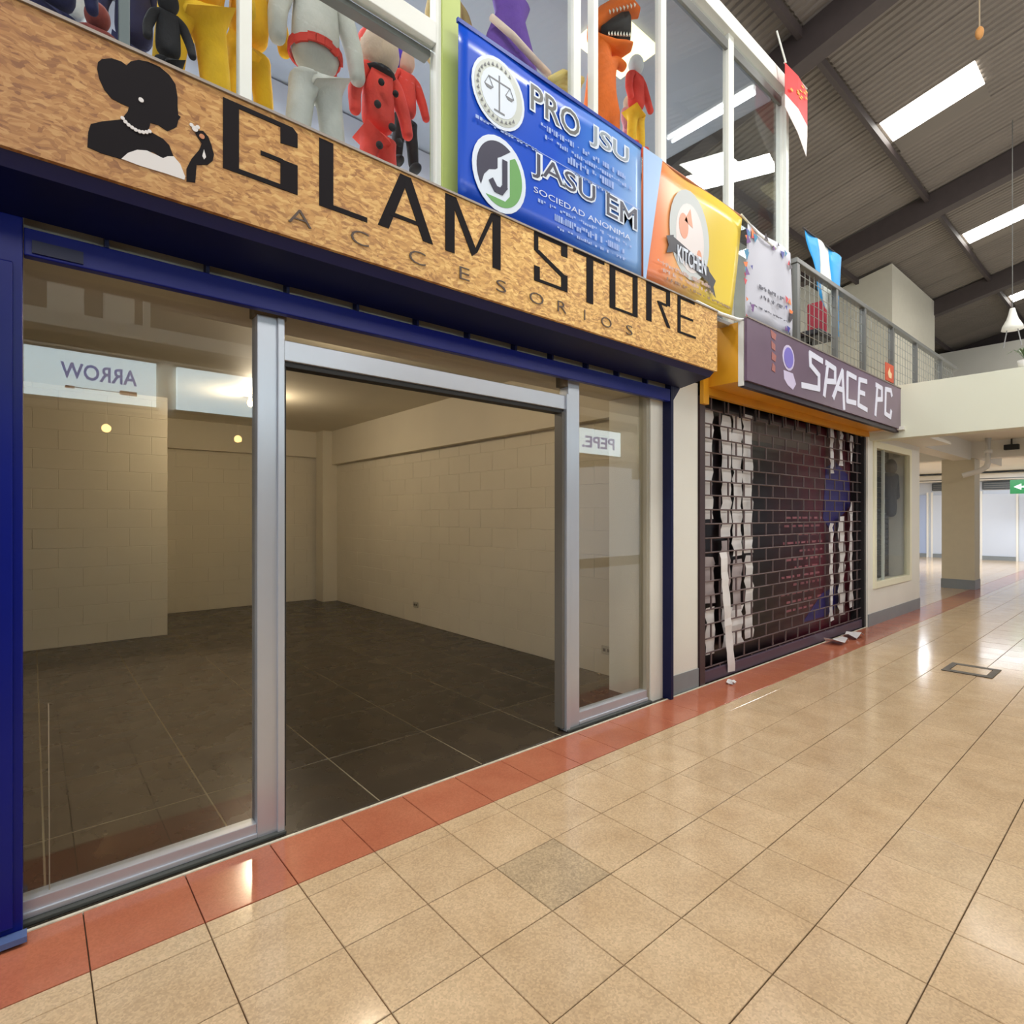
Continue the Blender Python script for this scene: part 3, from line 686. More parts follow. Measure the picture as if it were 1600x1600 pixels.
for i, (y0, y1, lab) in enumerate(((4.35, 5.95, 'white air conditioner casing above the far doors, left of the column'), (2.3, 3.95, 'white air conditioner casing above the far doors, right of the column'))):
    t = thing('air_conditioner', lab, 'air conditioner', (21.7, (y0+y1)/2, 2.4))
    MB().prism([(21.5, 2.42), (21.95, 2.40), (21.95, 2.62), (21.6, 2.62)], 0, 1).build('x', white).hide_render = True
    bpy.data.objects.remove(bpy.data.objects['x'])
    B(21.6, 21.98, y0, y1, 2.39, 2.60).build('casing', white, t, bevel=.04)
    B(21.59, 21.602, y0+.1, y1-.1, 2.42, 2.45).build('outlet_slot', greymetal, t)
ex = thing('exit_sign', 'green exit sign with a white arrow on the far wall', 'sign', (21.1, 2.7, 2.0))
gm = mat('exit_green', (20, 92, 46), .4, emit=(34, 120, 62), estr=.05); wm = mat('exit_white', (220, 240, 225), .4, emit=(220, 240, 225), estr=.3)
B(21.0, 21.04, 2.25, 2.98, 1.95, 2.34).build('board', gm, ex)
a = MB().box(20.99, 21.0, 2.40, 2.80, 2.125, 2.165)
a.add([(20.99, 2.90, 2.145), (20.99, 2.74, 2.23), (20.99, 2.74, 2.06), (21.0, 2.90, 2.145), (21.0, 2.74, 2.23), (21.0, 2.74, 2.06)], [(0, 1, 2), (3, 5, 4), (0, 3, 4, 1), (1, 4, 5, 2), (2, 5, 3, 0)])
a.build('arrow', wm, ex)
MB().box(21.0, 21.04, 2.60, 2.64, 2.34, 2.66).build('hanger', greymetal, ex)

# ------------------------------------------------------------ roof
def RZ(y): return 7.505-.2255*y
ROW = 3.11; RIDGE = -3.5
roof = struct(empty('ceiling'))
SL = math.atan(.2255)
def sheet_mesh(ly, w=.98, n=9, name='roof_sheet'):
    mb = MB(); p = w/n; prof = []
    for k in range(n): prof += [(k*p, 0), (k*p+.35*p, 0), (k*p+.5*p, .022), (k*p+.85*p, .022)]
    prof.append((w, 0)); L = ly/math.cos(SL)
    for (x, z) in prof: mb.v += [(x, 0, z), (x, -L, z)]
    for i in range(len(prof)-1): mb.f.append((2*i, 2*i+1, 2*i+3, 2*i+2))
    return mb.mesh(name, roofm)
SKX = [9.14+4.97*k for k in range(-3, 4)]
bounds = [9.4, 5.83, 2.72, -.39, RIDGE]
skl_m = mat('skylight_sheet', (250, 250, 246), .6, emit=(255, 252, 244), estr=9)
cols = []
x = 9.14-.97*16
while x < 26: cols.append(x); x += .97
mcache = {}
for bi in range(4):
    y1, y0 = bounds[bi], bounds[bi+1]
    for x in cols:
        sky = any(abs(x-s) < .5 for s in SKX)
        segs = [(y1, y0)]
        if sky and bi == 2: segs = [(1.64, y0)]
        if sky and bi == 3 and not 3 < x < 5: segs = [(y1, -.42), (-1.5, y0)]
        for (a1, a0) in segs:
            if a1-a0 < .05: continue
            k = round(a1-a0, 3)
            if k not in mcache: mcache[k] = sheet_mesh(a1-a0+.04)
            o = put(mcache[k], 'roof_sheet', roof, (x, a1, RZ(a1)+.02*(bi % 2))); o.rotation_euler = (-SL, 0, 0)
for s in SKX:
    for (a1, a0) in ((2.70, 1.64), (-.42, -1.5)):
        if a1 < 0 and 3 < s < 5: continue
        xx = min(cols, key=lambda c: abs(c-s))
        mb = MB().add([(xx+.02, a1, RZ(a1)+.01), (xx+.60, a1, RZ(a1)+.01), (xx+.60, a0, RZ(a0)+.01), (xx+.02, a0, RZ(a0)+.01)], [(3, 2, 1, 0)])
        o = mb.build('skylight', skl_m, roof); sm = o.modifiers.new('t', 'SOLIDIFY'); sm.thickness = .012
        mb = MB().add([(xx+.60, a1, RZ(a1)+.012), (xx+.99, a1, RZ(a1)+.012), (xx+.99, a0, RZ(a0)+.012), (xx+.60, a0, RZ(a0)+.012)], [(3, 2, 1, 0)])
        o = mb.build('roof_sheet', roofm, roof); sm = o.modifiers.new('t', 'SOLIDIFY'); sm.thickness = .01
o = MB().add([(-8, RIDGE, RZ(RIDGE)), (27, RIDGE, RZ(RIDGE)), (27, -14, 6.0), (-8, -14, 6.0)], [(0, 1, 2, 3)]).build('far_slope', roofm, roof)
for x in (-3.45, 1.65, 6.75, 11.87, 16.95, 22.0):
    mb = MB(); y1, y0 = 9.3, RIDGE; d = .40
    mb.add([(x-.11, y1, RZ(y1)-.02), (x+.11, y1, RZ(y1)-.02), (x+.11, y1, RZ(y1)-d), (x-.11, y1, RZ(y1)-d), (x-.11, y0, RZ(y0)-.02), (x+.11, y0, RZ(y0)-.02), (x+.11, y0, RZ(y0)-d), (x-.11, y0, RZ(y0)-d)],
           [(0, 1, 2, 3), (7, 6, 5, 4), (0, 4, 5, 1), (1, 5, 6, 2), (2, 6, 7, 3), (3, 7, 4, 0)])
    mb.build('rafter', rafterm, roof)
for y in (4.45, 2.75, -.4):
    B(-5, 26, y-.03, y+.03, RZ(y)-.14, RZ(y)-.03).build('purlin', rafterm, roof)
struct(B(21.2, 21.4, -6, 9.3, 2.86, 6.3).build('wall_far', cream))
struct(B(26.3, 26.5, -14, 9.6, 0, 8).build('wall_far', mat('shaded_end', (40, 34, 30), .8)))  # end wall coloured dark to stand for shade under the distant roof
struct(B(-6, 26.5, 9.3, 9.5, 0, 6).build('wall_back', cream))

# ------------------------------------------------------------ gallery: costume shop behind glass
struct(B(-3, 5.05, 4.9, 5.0, 2.86, 5.0).build('wall_back', mat('gallery_wall', (176, 178, 190), .6, var=.03)))
struct(B(-3, 5.0, 2.32, 5.0, 5.02, 5.10).build('ceiling', mat('gallery_ceiling', (170, 176, 190), .6)))
w4 = struct(empty('window_4'))
def fr(nm, *a, m=steelwhite): return B(*a).build(nm, m, w4, bevel=.003)
YG = 2.20
for x0, x1 in ((.575, .617), (2.335, 2.395), (2.505, 2.545), (3.175, 3.235), (4.05, 4.13), (4.965, 5.0)): fr('mullion', x0, x1, YG, YG+.05, 2.78, 5.10)
fr('mullion', .215, .245, YG+.02, YG+.05, 2.78, 5.1, m=mat('grey_green_frame', (86, 98, 98), .5))
fr('mullion', 1.415, 1.445, YG, YG+.05, 2.78, 5.10)
fr('transom', -3, 1.415, YG-.005, YG+.045, 3.50, 3.60)
fr('transom_shade', -3, 1.415, YG+.045, YG+.10, 3.47, 3.50, m=greymetal)
fr('sill', -3, 5.0, YG-.02, YG+.06, 2.77, 2.80, m=mat('sill_metal', (190, 192, 196), .3, metal=.5))
fr('head_rail', 1.54, 5.02, YG-.03, YG+.06, 5.02, 5.14)
fr('head_rail_inner', 1.55, 4.96, YG+.006, YG+.03, 4.90, 4.97, m=greymetal)
fr('corner_post', 4.97, 5.02, YG-.03, YG+.06, 2.78, 5.14)
for i, (x0, x1) in enumerate(((-3, .215), (.245, .575), (.617, 1.415), (1.545, 2.335), (2.545, 3.175), (3.235, 4.05), (4.13, 4.965))):
    B(x0, x1, YG+.022, YG+.027, 2.80, 5.02).build('pane', upglass, w4)
B(4.985, 4.99, YG+.06, 4.9, 2.86, 5.02).build('side_pane', upglass, w4)
struct(B(1.445, 1.545, YG-.01, YG+.10, 2.78, 5.12).build('trim_15', mat('lime_paint', (178, 192, 104), .5, var=.05, scale=3)))

def costume(lab, loc, s, top, legs, head=None, belt=None, boots=None, spread=1.0, arms=True, sleeves=None, headc=(214, 196, 178)):
    """headless or stuffed costume on a child-size form; loc is the crotch height"""
    x, y, z = loc
    t = thing('costume_figure', lab, 'costume', (x, y, z-.48*s), 'costumes standing in the gallery window')
    V = [(x, y, z+.02*s), (x, y, z+.18*s), (x, y, z+.38*s), (x, y, z+.48*s)]
    E = [(0, 1), (1, 2), (2, 3)]; R = [(.13*s, .11*s), (.125*s, .10*s), (.12*s, .09*s), .05*s]
    if arms:
        for sg_ in (-1, 1):
            n = len(V); V += [(x+sg_*.13*s, y, z+.42*s), (x+sg_*.19*s*spread, y-.02, z+.22*s), (x+sg_*.20*s*spread, y-.05, z+.04*s)]
            E += [(3, n), (n, n+1), (n+1, n+2)]; R += [.055*s, .048*s, .040*s]
    skin_body('torso', V, E, R, top, t)
    V = [(x, y, z+.06*s), (x-.065*s, y, z-.07*s), (x-.085*s, y, z-.24*s), (x-.10*s, y, z-.46*s), (x+.065*s, y, z-.07*s), (x+.085*s, y, z-.24*s), (x+.10*s, y, z-.46*s)]
    skin_body('trousers', V, [(0, 1), (1, 2), (2, 3), (0, 4), (4, 5), (5, 6)], [(.12*s, .10*s), .068*s, .064*s, .055*s, .068*s, .064*s, .055*s], legs, t)
    hz = z+.60*s
    if head:
        MB().ball((x, y, hz), (.10*s, .095*s, .12*s), 16, 12).build('head', head, t, True)
    if belt:
        mb = MB()
        for k in range(20):
            a0, a1 = 2*math.pi*k/20, 2*math.pi*(k+1)/20
            for a_ in (a0, a1):
                mb.v += [(x+.122*s*math.cos(a_), y+.105*s*math.sin(a_), z+.10*s), (x+.122*s*math.cos(a_), y+.105*s*math.sin(a_), z+.14*s)]
            mb.f.append((4*k, 4*k+2, 4*k+3, 4*k+1))
        o = mb.build('belt', belt, t); sm = o.modifiers.new('t', 'SOLIDIFY'); sm.thickness = .01*s
    if boots:
        mb = MB()
        for q in (-1, 1): mb.ball((x+q*.10*s, y-.03*s, z-.46*s), (.055*s, .09*s, .05*s))
        mb.build('boots', boots, t, True)
    return t
cy = lambda n, c: mat(n, c, .85, var=.1, scale=14, bump=.3, bscale=50)
YEL, GRY, RED, BLK, ORG, PUR, DKB, WHT = (cy('yellow_plush', (226, 176, 14)), cy('grey_plush', (196, 194, 186)), cy('red_plush', (214, 62, 50)), cy('black_plush', (30, 28, 32)),
    cy('orange_plush', (236, 110, 22)), cy('purple_satin', (104, 66, 160)), cy('navy_cloth', (24, 26, 74)), cy('white_plush', (208, 212, 214)))
SKN = cy('cloth_head', (206, 170, 150))
costume('bulky yellow plush costume beside the white mullion', (.50, 2.60, 3.40), .98, YEL, YEL, YEL)
costume('yellow plush costume right of the white mullion', (.76, 2.76, 3.46), .74, YEL, YEL, YEL)
costume('light grey plush costume with a red belt', (1.01, 2.60, 3.37), .95, GRY, GRY, GRY, belt=RED)
t = costume('red plush suit with round black spots and black collar', (1.36, 2.66, 3.28), .74, RED, RED, None)
MB().ball((1.36, 2.65, 3.71), (.105, .10, .12), 16, 12).build('head', cy('cream_head', (196, 172, 152)), t, True)
MB().ball((1.36, 2.67, 3.745), (.108, .10, .10), 16, 12).build('hood', RED, t, True)
mb = MB()
for dx, dz, r in ((-.05, .10, .016), (.03, .02, .017), (.07, -.04, .017), (-.03, .22, .014), (.05, .2, .014), (-.04, -.1, .016)): mb.ball((1.36+dx, 2.568, 3.28+dz), (r*1.2, .014, r*1.2), 12, 6)
mb.build('spots', BLK, t, True)
mb = MB(); mb.ball((1.36, 2.66, 3.60), (.09, .085, .025), 14, 6); mb.build('collar', BLK, t, True)
t = costume('small red costume with black boots and violet cap', (1.62, 2.84, 3.58), .56, RED, BLK, SKN, boots=BLK)
MB().ball((1.595, 2.86, 3.93), (.06, .06, .07)).build('cap', cy('violet_cap', (74, 46, 176)), t, True)
costume('dark navy costume at the left end behind glass', (.06, 2.48, 3.05), .5, DKB, DKB, WHT)
costume('dark navy suit on a form left of the yellow costume', (.33, 2.86, 3.30), .6, DKB, DKB, None)
costume('white plush costume behind the grey-green frame post', (.12, 3.1, 3.45), .55, WHT, DKB, WHT)
costume('black plush costume low beside the yellow one', (.385, 2.42, 3.02), .36, BLK, BLK, BLK)
costume('dull red costume at the far left of the gallery', (.19, 2.66, 2.98), .42, cy('dull_red', (120, 44, 36)), WHT, cy('dull_red', (120, 44, 36)))
t = thing('hanging_gown', 'purple satin gown hanging behind the blue banner', 'dress', (2.1, 2.5, 3.6), 'costumes standing in the gallery window')
vs = []; n = 16
for z, rx, ry in ((3.55, .26, .16), (3.85, .23, .14), (4.10, .17, .10), (4.28, .10, .07), (4.40, .15, .06), (4.46, .05, .04)):
    for k in range(n):
        a_ = 2*math.pi*k/n; w = 1+.10*math.cos(a_*6)*(4.4-z)
        vs.append((2.16+rx*w*math.cos(a_), 2.55+ry*w*math.sin(a_), z))
fs = [(i*n+k, i*n+(k+1) % n, (i+1)*n+(k+1) % n, (i+1)*n+k) for i in range(5) for k in range(n)]
MB().add(vs, fs).build('skirt', PUR, t, True)
MB().tube([(1.98, 2.50, 4.15), (2.05, 2.40, 4.02), (2.2, 2.38, 3.95), (2.35, 2.42, 3.97)], .02, 8).build('lace_trim', cy('lace', (232, 206, 190)), t, True)
costume('blond tan costume behind the left end of the blue banner', (1.86, 2.75, 4.0), .75, cy('tan_cloth', (186, 158, 104)), cy('tan_cloth', (186, 158, 104)), cy('pink_cloth', (222, 180, 170)))
costume('olive yellow costume left of the double mullion', (2.50, 2.95, 4.2), .7, cy('olive_yellow', (186, 168, 70)), cy('olive_yellow', (186, 168, 70)), cy('dark_hair', (90, 74, 64)))
# folded gold fabric
t = thing('gold_fabric', 'shiny gold fabric folded over a rail behind the blue banner', 'fabric', (2.35, 2.45, 3.9))
for k in range(4): MB().tube([(2.22, 2.27+.02*k, 3.78-.02*k), (2.33, 2.28+.02*k, 3.88-.02*k), (2.50, 2.29+.02*k, 3.93-.02*k)], .022, 10).build('fold', mat('gold_satin', (236, 206, 120), .3), t, True)
# dinosaur costume
t = thing('dinosaur_costume', 'orange dinosaur costume with open toothed jaws behind the glass', 'costume', (2.9, 2.5, 3.6), 'costumes standing in the gallery window')
x, y = 2.94, 2.52
skin_body('body', [(x, y, 4.10), (x, y, 4.30), (x+.0, y, 4.48), (x+.02, y, 4.58), (x-.07, y, 4.02), (x-.09, y, 3.75), (x+.08, y, 4.02), (x+.11, y, 3.75), (x+.10, y-.05, 4.44), (x+.17, y-.08, 4.40)],
          [(0, 1), (1, 2), (2, 3), (0, 4), (4, 5), (0, 6), (6, 7), (1, 8), (8, 9)], [(.13, .11), (.11, .10), (.07, .07), (.08, .08), .085, .07, .085, .07, .04, .03], ORG, t)
HD = (.80, -.60)      # the head turns right and towards the glass
def hp(s_, off, z): return (x+.02+HD[0]*s_-HD[1]*off, y+HD[1]*s_+HD[0]*off, z)
def jaw(nm, m, secs, n=14):
    vs = [hp(a, w*math.cos(2*math.pi*k/n), z+h*math.sin(2*math.pi*k/n)) for a, z, w, h in secs for k in range(n)]
    fs = [(i*n+k, i*n+(k+1) % n, (i+1)*n+(k+1) % n, (i+1)*n+k) for i in range(len(secs)-1) for k in range(n)]+[tuple(range(n)), tuple(range((len(secs)-1)*n, len(secs)*n))]
    return MB().add(vs, fs).build(nm, m, t, True)
jaw('upper_jaw', ORG, [(-.10, 4.630, .05, .07), (-.03, 4.690, .085, .085), (.05, 4.750, .09, .07), (.13, 4.785, .085, .05), (.20, 4.790, .07, .035), (.25, 4.770, .04, .022)])
jaw('lower_jaw', ORG, [(-.08, 4.560, .06, .06), (0, 4.520, .085, .05), (.08, 4.510, .08, .034), (.15, 4.520, .07, .026), (.20, 4.535, .04, .018)])
jaw('mouth', mat('mouth_dark', (14, 12, 14), .8), [(-.02, 4.600, .075, .03), (.05, 4.620, .083, .075), (.12, 4.645, .078, .105), (.17, 4.660, .06, .11), (.19, 4.665, .03, .09)])
mb = MB()
def tooth(a, off, z, dz):
    c = hp(a, off, z); r_ = .011
    mb.add([(c[0]-r_, c[1], z), (c[0]+r_, c[1], z), (c[0], c[1]+r_, z), (c[0], c[1], z+dz)], [(0, 1, 3), (1, 2, 3), (2, 0, 3), (0, 2, 1)])
for k in range(8):
    a = .03+.024*k
    for off in (-1, 1):
        tooth(a, off*(.088-.0002*k), 4.700+.008*k, -.030); tooth(a*.85, off*.078, 4.545, .026)
mb.build('teeth', mat('teeth_white', (230, 224, 206), .5), t)
costume('red topped costume with yellow trousers beside the dinosaur', (3.46, 2.62, 4.36), .60, RED, YEL, WHT, boots=RED)
costume('small pink patterned costume next to the third mullion', (3.80, 2.95, 4.48), .50, cy('pink_pattern', (196, 120, 130)), cy('pink_pattern', (196, 120, 130)), SKN)
bx = thing('storage_box', 'tan cardboard box behind the right gallery pane', 'box', (3.9, 2.9, 3.7))
B(3.65, 4.05, 2.8, 3.1, 3.75, 4.05).build('carton', mat('cardboard', (150, 132, 110), .8), bx, bevel=.004)
B(3.655, 4.045, 2.795, 2.80, 3.89, 3.91).build('tape', mat('tape', (190, 172, 140), .3), bx)
sh = thing('display_shelf', 'grey shelf carrying goods behind the right gallery pane', 'shelf', (4.0, 3.0, 2.86))
B(3.3, 4.9, 2.7, 3.2, 3.70, 3.745).build('board', white, sh)
for xx in (3.32, 4.86): B(xx, xx+.03, 2.72, 3.18, 2.86, 3.70).build('upright', greymetal, sh)
tl = thing('ceiling_light', 'pale yellow ceiling light panel inside the costume shop', 'lamp', (3.6, 2.9, 5.0))
B(3.2, 3.75, 2.62, 3.0, 4.985, 5.02).build('diffuser', mat('panel_lit', (255, 246, 200), .5, emit=(255, 244, 196), estr=1.6), tl)

# ------------------------------------------------------------ banners
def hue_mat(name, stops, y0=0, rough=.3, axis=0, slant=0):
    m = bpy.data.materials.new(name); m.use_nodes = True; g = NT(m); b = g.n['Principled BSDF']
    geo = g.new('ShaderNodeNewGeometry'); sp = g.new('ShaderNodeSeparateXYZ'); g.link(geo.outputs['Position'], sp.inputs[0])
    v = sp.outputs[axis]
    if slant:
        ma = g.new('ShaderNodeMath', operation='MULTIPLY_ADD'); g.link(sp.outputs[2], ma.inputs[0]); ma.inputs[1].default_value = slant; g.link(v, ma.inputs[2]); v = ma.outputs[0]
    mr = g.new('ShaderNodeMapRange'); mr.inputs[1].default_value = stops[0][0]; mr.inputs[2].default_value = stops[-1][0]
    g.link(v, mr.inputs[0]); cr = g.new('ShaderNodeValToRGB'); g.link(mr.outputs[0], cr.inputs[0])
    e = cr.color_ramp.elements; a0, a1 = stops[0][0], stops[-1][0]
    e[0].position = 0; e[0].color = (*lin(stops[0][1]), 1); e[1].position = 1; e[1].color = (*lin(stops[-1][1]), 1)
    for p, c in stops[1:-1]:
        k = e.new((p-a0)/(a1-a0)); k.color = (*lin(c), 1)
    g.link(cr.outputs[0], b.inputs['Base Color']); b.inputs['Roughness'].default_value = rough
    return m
def cloth_sheet(x0, x1, z0, z1, y, m, nm, par, x1t=None, amp=.006, seed=1):
    nx, nz = 24, 8; r = random.Random(seed); vs = []; ph = r.random()*6
    for j in range(nz+1):
        t_ = j/nz; xe = x1+((x1t-x1)*t_ if x1t else 0)
        for i in range(nx+1):
            u_ = i/nx; x = x0+(xe-x0)*u_
            vs.append((x, y+amp*math.sin(u_*9+ph)*math.sin(t_*3+1), z0+(z1-z0)*t_))
    fs = [(j*(nx+1)+i, j*(nx+1)+i+1, (j+1)*(nx+1)+i+1, (j+1)*(nx+1)+i) for j in range(nz) for i in range(nx)]
    o = MB().add(vs, fs).build(nm, m, par, True); s_ = o.modifiers.new('t', 'SOLIDIFY'); s_.thickness = .002; return o
bn = thing('banner', 'blue vinyl banner with round logos and the words PRO JSU and JASU EM', 'banner', (2.1, 2.12, 2.8))
blue = hue_mat('banner_blue_glare', [(1.48, (12, 74, 190)), (2.1, (14, 78, 196)), (2.45, (60, 120, 206)), (2.86, (130, 172, 220))], slant=0)  # blue pales to the right: glare painted into the colour
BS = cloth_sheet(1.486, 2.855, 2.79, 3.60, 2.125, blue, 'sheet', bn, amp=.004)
MB().box(1.48, 2.855, 2.117, 2.13, 3.59, 3.61).build('top_hem', mat('deep_blue_hem', (16, 54, 150), .4), bn)
YB = 2.117
wp_ = mat('white_print', (214, 222, 232), .5); gp = mat('grey_print', (196, 200, 190), .4); dk = mat('dark_print', (46, 44, 66), .4); grn = mat('green_print', (104, 160, 88), .4)
letter([disc(1.722, 3.375, .165, 28, .168)], wp_, BS, y=YB, t=.002, nm='scales_logo')
letter([disc(1.722, 3.375, .150, 28, .152)], gp, BS, y=YB-.001, t=.001, nm='scales_ring')
letter([disc(1.722, 3.375, .112, 24, .115)], wp_, BS, y=YB-.002, t=.001, nm='scales_field')
letter([rect(1.718, 1.726, 3.285, 3.46), rect(1.655, 1.79, 3.425, 3.432), rect(1.69, 1.755, 3.28, 3.288), [(1.630, 3.385), (1.685, 3.385), (1.67, 3.37), (1.645, 3.37)],
        [(1.76, 3.385), (1.815, 3.385), (1.80, 3.37), (1.775, 3.37)], [(1.655, 3.43), (1.658, 3.43), (1.634, 3.385), (1.63, 3.385)], [(1.655, 3.43), (1.658, 3.43), (1.685, 3.385), (1.681, 3.385)],
        [(1.787, 3.43), (1.79, 3.43), (1.764, 3.385), (1.76, 3.385)], [(1.787, 3.43), (1.79, 3.43), (1.815, 3.385), (1.811, 3.385)]], mat('grey_dark_print', (110, 112, 116), .5), BS, y=YB-.003, t=.001, nm='scales')
letter([[(1.722+.131*math.cos(a)-.008, 3.375+.131*math.sin(a)-.008), (1.722+.131*math.cos(a)+.008, 3.375+.131*math.sin(a)-.008), (1.722+.131*math.cos(a), 3.375+.131*math.sin(a)+.009)] for a in [math.radians(60+12*k) for k in range(22)]],
       mat('grey_dark_print', (110, 112, 116), .5), BS, y=YB-.003, t=.001, nm='ring_marks')
letter([disc(1.728, 2.985, .168, 28, .182)], wp_, BS, y=YB, t=.002, nm='round_logo')
def arc(cx, cz, r, a0, a1, n=16, rz=None): return [(cx+r*math.cos(math.radians(a0+(a1-a0)*k/n)), cz+(rz or r)*math.sin(math.radians(a0+(a1-a0)*k/n))) for k in range(n+1)]
letter([arc(1.728, 2.985, .142, 62, 215, 20, .155)+[(1.63, 2.95), (1.66, 2.985), (1.70, 3.0), (1.712, 3.01), (1.712, 3.06), (1.735, 3.075)]], dk, BS, y=YB-.001, t=.001, nm='logo_dark_half')
letter([arc(1.728, 2.985, .142, 48, -128, 24, .155)+[(1.69, 2.865), (1.76, 2.865), (1.79, 2.90), (1.79, 3.08)]], grn, BS, y=YB-.001, t=.001, nm='logo_green_half')
letter(stroke([(1.757, 3.055), (1.757, 2.935), (1.735, 2.905), (1.70, 2.905), (1.675, 2.935)], .032), dk, BS, y=YB-.003, t=.001, nm='logo_hook')
def outlined(s, x0, x1, z0, z1, m, par, y=YB, b=.0, bo=.055):
    text(s, x0-.009, x1+.009, z0-.010, z1+.010, y, wp_, par, 'lettering_outline', bold=bo, ext=.001)
    text(s, x0, x1, z0, z1, y-.0015, m, par, 'lettering', bold=b, ext=.001)
gd = mat('slate_print', (66, 66, 82), .4)
outlined('PRO', 1.93, 2.29, 3.40, 3.53, mat('taupe_dark_print', (104, 104, 100), .4), BS)
outlined('JSU', 2.38, 2.72, 3.41, 3.53, mat('pale_grey_print', (150, 160, 168), .4), BS)
outlined('JASU', 1.94, 2.42, 3.06, 3.19, gd, BS)
outlined('EM', 2.52, 2.80, 3.07, 3.19, gd, BS)
r = random.Random(5)
def dashes(x0, x1, z, h, m, par, y, nm='small_print', gap=.006, wr=(.006, .018)):
    mb = MB(); x = x0
    while x < x1:
        w = r.uniform(*wr); mb.box(x, min(x+w, x1), y-.001, y, z+r.choice((0, 0, h*.5)), z+h*r.choice((1, 1, .7))); x += w+gap+(.025 if r.random() < .15 else 0)
    o = mb.build(nm, m, par); o['kind'] = 'stuff'
lp = mat('pale_print', (150, 172, 220), .4)
dashes(2.0, 2.72, 3.335, .028, lp, BS, YB); dashes(2.03, 2.75, 3.29, .022, lp, BS, YB); dashes(2.2, 2.6, 3.235, .04, lp, BS, YB); dashes(2.25, 2.55, 3.19, .018, lp, BS, YB)
text('SOCIEDAD ANONIMA', 1.95, 2.74, 2.985, 3.015, YB, mat('pale_letter2', (206, 214, 232), .4), BS, 'lettering', ext=.001); dashes(1.98, 2.75, 2.945, .018, lp, BS, YB); dashes(2.1, 2.7, 2.89, .035, lp, BS, YB); dashes(2.12, 2.7, 2.85, .016, lp, BS, YB)
dashes(1.58, 2.0, 3.195, .016, lp, BS, YB, gap=.006, wr=(.01, .02))
MB().box(1.62, 2.84, YB-.001, YB, 3.215-.012, 3.219-.012).build('rule_line', lp, BS)

b2 = thing('banner', 'orange and yellow food banner with a dark ribbon emblem, right of the blue one', 'banner', (3.4, 2.12, 2.8))
oy = hue_mat('banner_orange', [(2.8, (236, 120, 70)), (3.05, (236, 134, 78)), (3.2, (232, 170, 110)), (3.62, (226, 196, 70)), (4.1, (236, 206, 50))])
BS2 = cloth_sheet(2.86, 3.93, 2.79, 3.60, 2.125, oy, 'sheet', b2, x1t=4.12, amp=.01, seed=4)
letter([[(2.86, 3.60), (2.86, 2.79), (2.885, 2.79), (3.06, 3.60)]], mat('glare_blue_print', (158, 190, 228), .35), BS2, y=2.110, t=.001, nm='blue_edge')  # pale blue carries on the glare painted into the blue banner
lg = mat('grey_white_print', (196, 200, 198), .5)
letter([disc(3.38, 3.22, .24, 28, .30)], lg, BS2, y=2.112, t=.002, nm='oval_emblem')
letter([disc(3.38, 3.20, .17, 24, .23)], mat('blush_white', (224, 214, 210), .4), BS2, y=2.111, t=.001, nm='emblem_field')
sk = mat('salmon_print', (222, 152, 120), .4)
for q in (disc(3.30, 3.26, .055, 16, .085), disc(3.49, 3.08, .035, 14, .075), [(3.31, 3.30), (3.38, 3.40), (3.41, 3.28)]): letter([q], sk, BS2, y=2.110, t=.001, nm='emblem_shape')
letter([[(3.17, 3.06), (3.62, 2.96), (3.62, 3.04), (3.60, 2.99+.08), (3.17, 3.15)], [(3.10, 3.02), (3.18, 3.05), (3.18, 3.16), (3.10, 3.13), (3.125, 3.08)], [(3.60, 2.93), (3.70, 2.88), (3.67, 2.95), (3.70, 3.0), (3.60, 3.05)]],
       mat('charcoal_print', (52, 50, 58), .4), BS2, y=2.108, t=.001, nm='ribbon')
text('KITCHEN', 3.22, 3.57, 3.00, 3.11, 2.106, mat('pale_letter', (214, 220, 230), .4), BS2, 'lettering', bold=.02, ext=.001)
dashes(3.0, 3.62, 2.925, .026, mat('rose_grey_print', (200, 170, 160), .4), BS2, 2.106); dashes(3.04, 3.66, 2.885, .022, mat('rose_grey_print', (200, 170, 160), .4), BS2, 2.106)
dashes(3.1, 3.9, 2.845, .018, mat('brown_print', (140, 110, 90), .4), BS2, 2.106)
MB().tube([(2.9, 2.135, 3.603), (4.12, 2.135, 3.606)], .012, 8).build('top_pole', mat('rust_pole', (176, 104, 60), .5), b2, True)
MB().tube([(3.45, 2.11, 2.79), (3.75, 2.10, 2.775), (4.0, 2.10, 2.79), (4.1, 2.10, 2.81)], .014, 8).build('white_rope', white, b2, True)
b3 = thing('banner', 'small white hanging poster with a colourful confetti border above the purple sign', 'banner', (4.5, 2.12, 2.75))
BS3 = cloth_sheet(4.13, 4.90, 2.83, 3.56, 2.10, mat('poster_white', (196, 196, 206), .5), 'sheet', b3, amp=.012, seed=8)
pal = [mat('c%d' % i, c, .4) for i, c in enumerate(((206, 44, 60), (232, 120, 40), (60, 60, 150), (40, 130, 170), (110, 60, 130), (50, 40, 50)))]
r = random.Random(11)
for i in range(6):
    q = []
    for k in range(6):
        side = r.random()
        if side < .4: cx_, cz_ = r.uniform(4.08, 4.20), r.uniform(2.75, 3.5)
        elif side < .8: cx_, cz_ = r.uniform(4.76, 4.88), r.uniform(2.75, 3.5)
        else: cx_, cz_ = r.uniform(4.1, 4.85), r.uniform(3.46, 3.54)
        s_ = r.uniform(.018, .045); a_ = r.random()*3
        letter([[(cx_+s_*math.cos(a_+2.1*j), cz_+s_*math.sin(a_+2.1*j)) for j in range(3)]], pal[i], BS3, y=2.084-.0003*i-.00004*k, t=.001, nm='confetti')
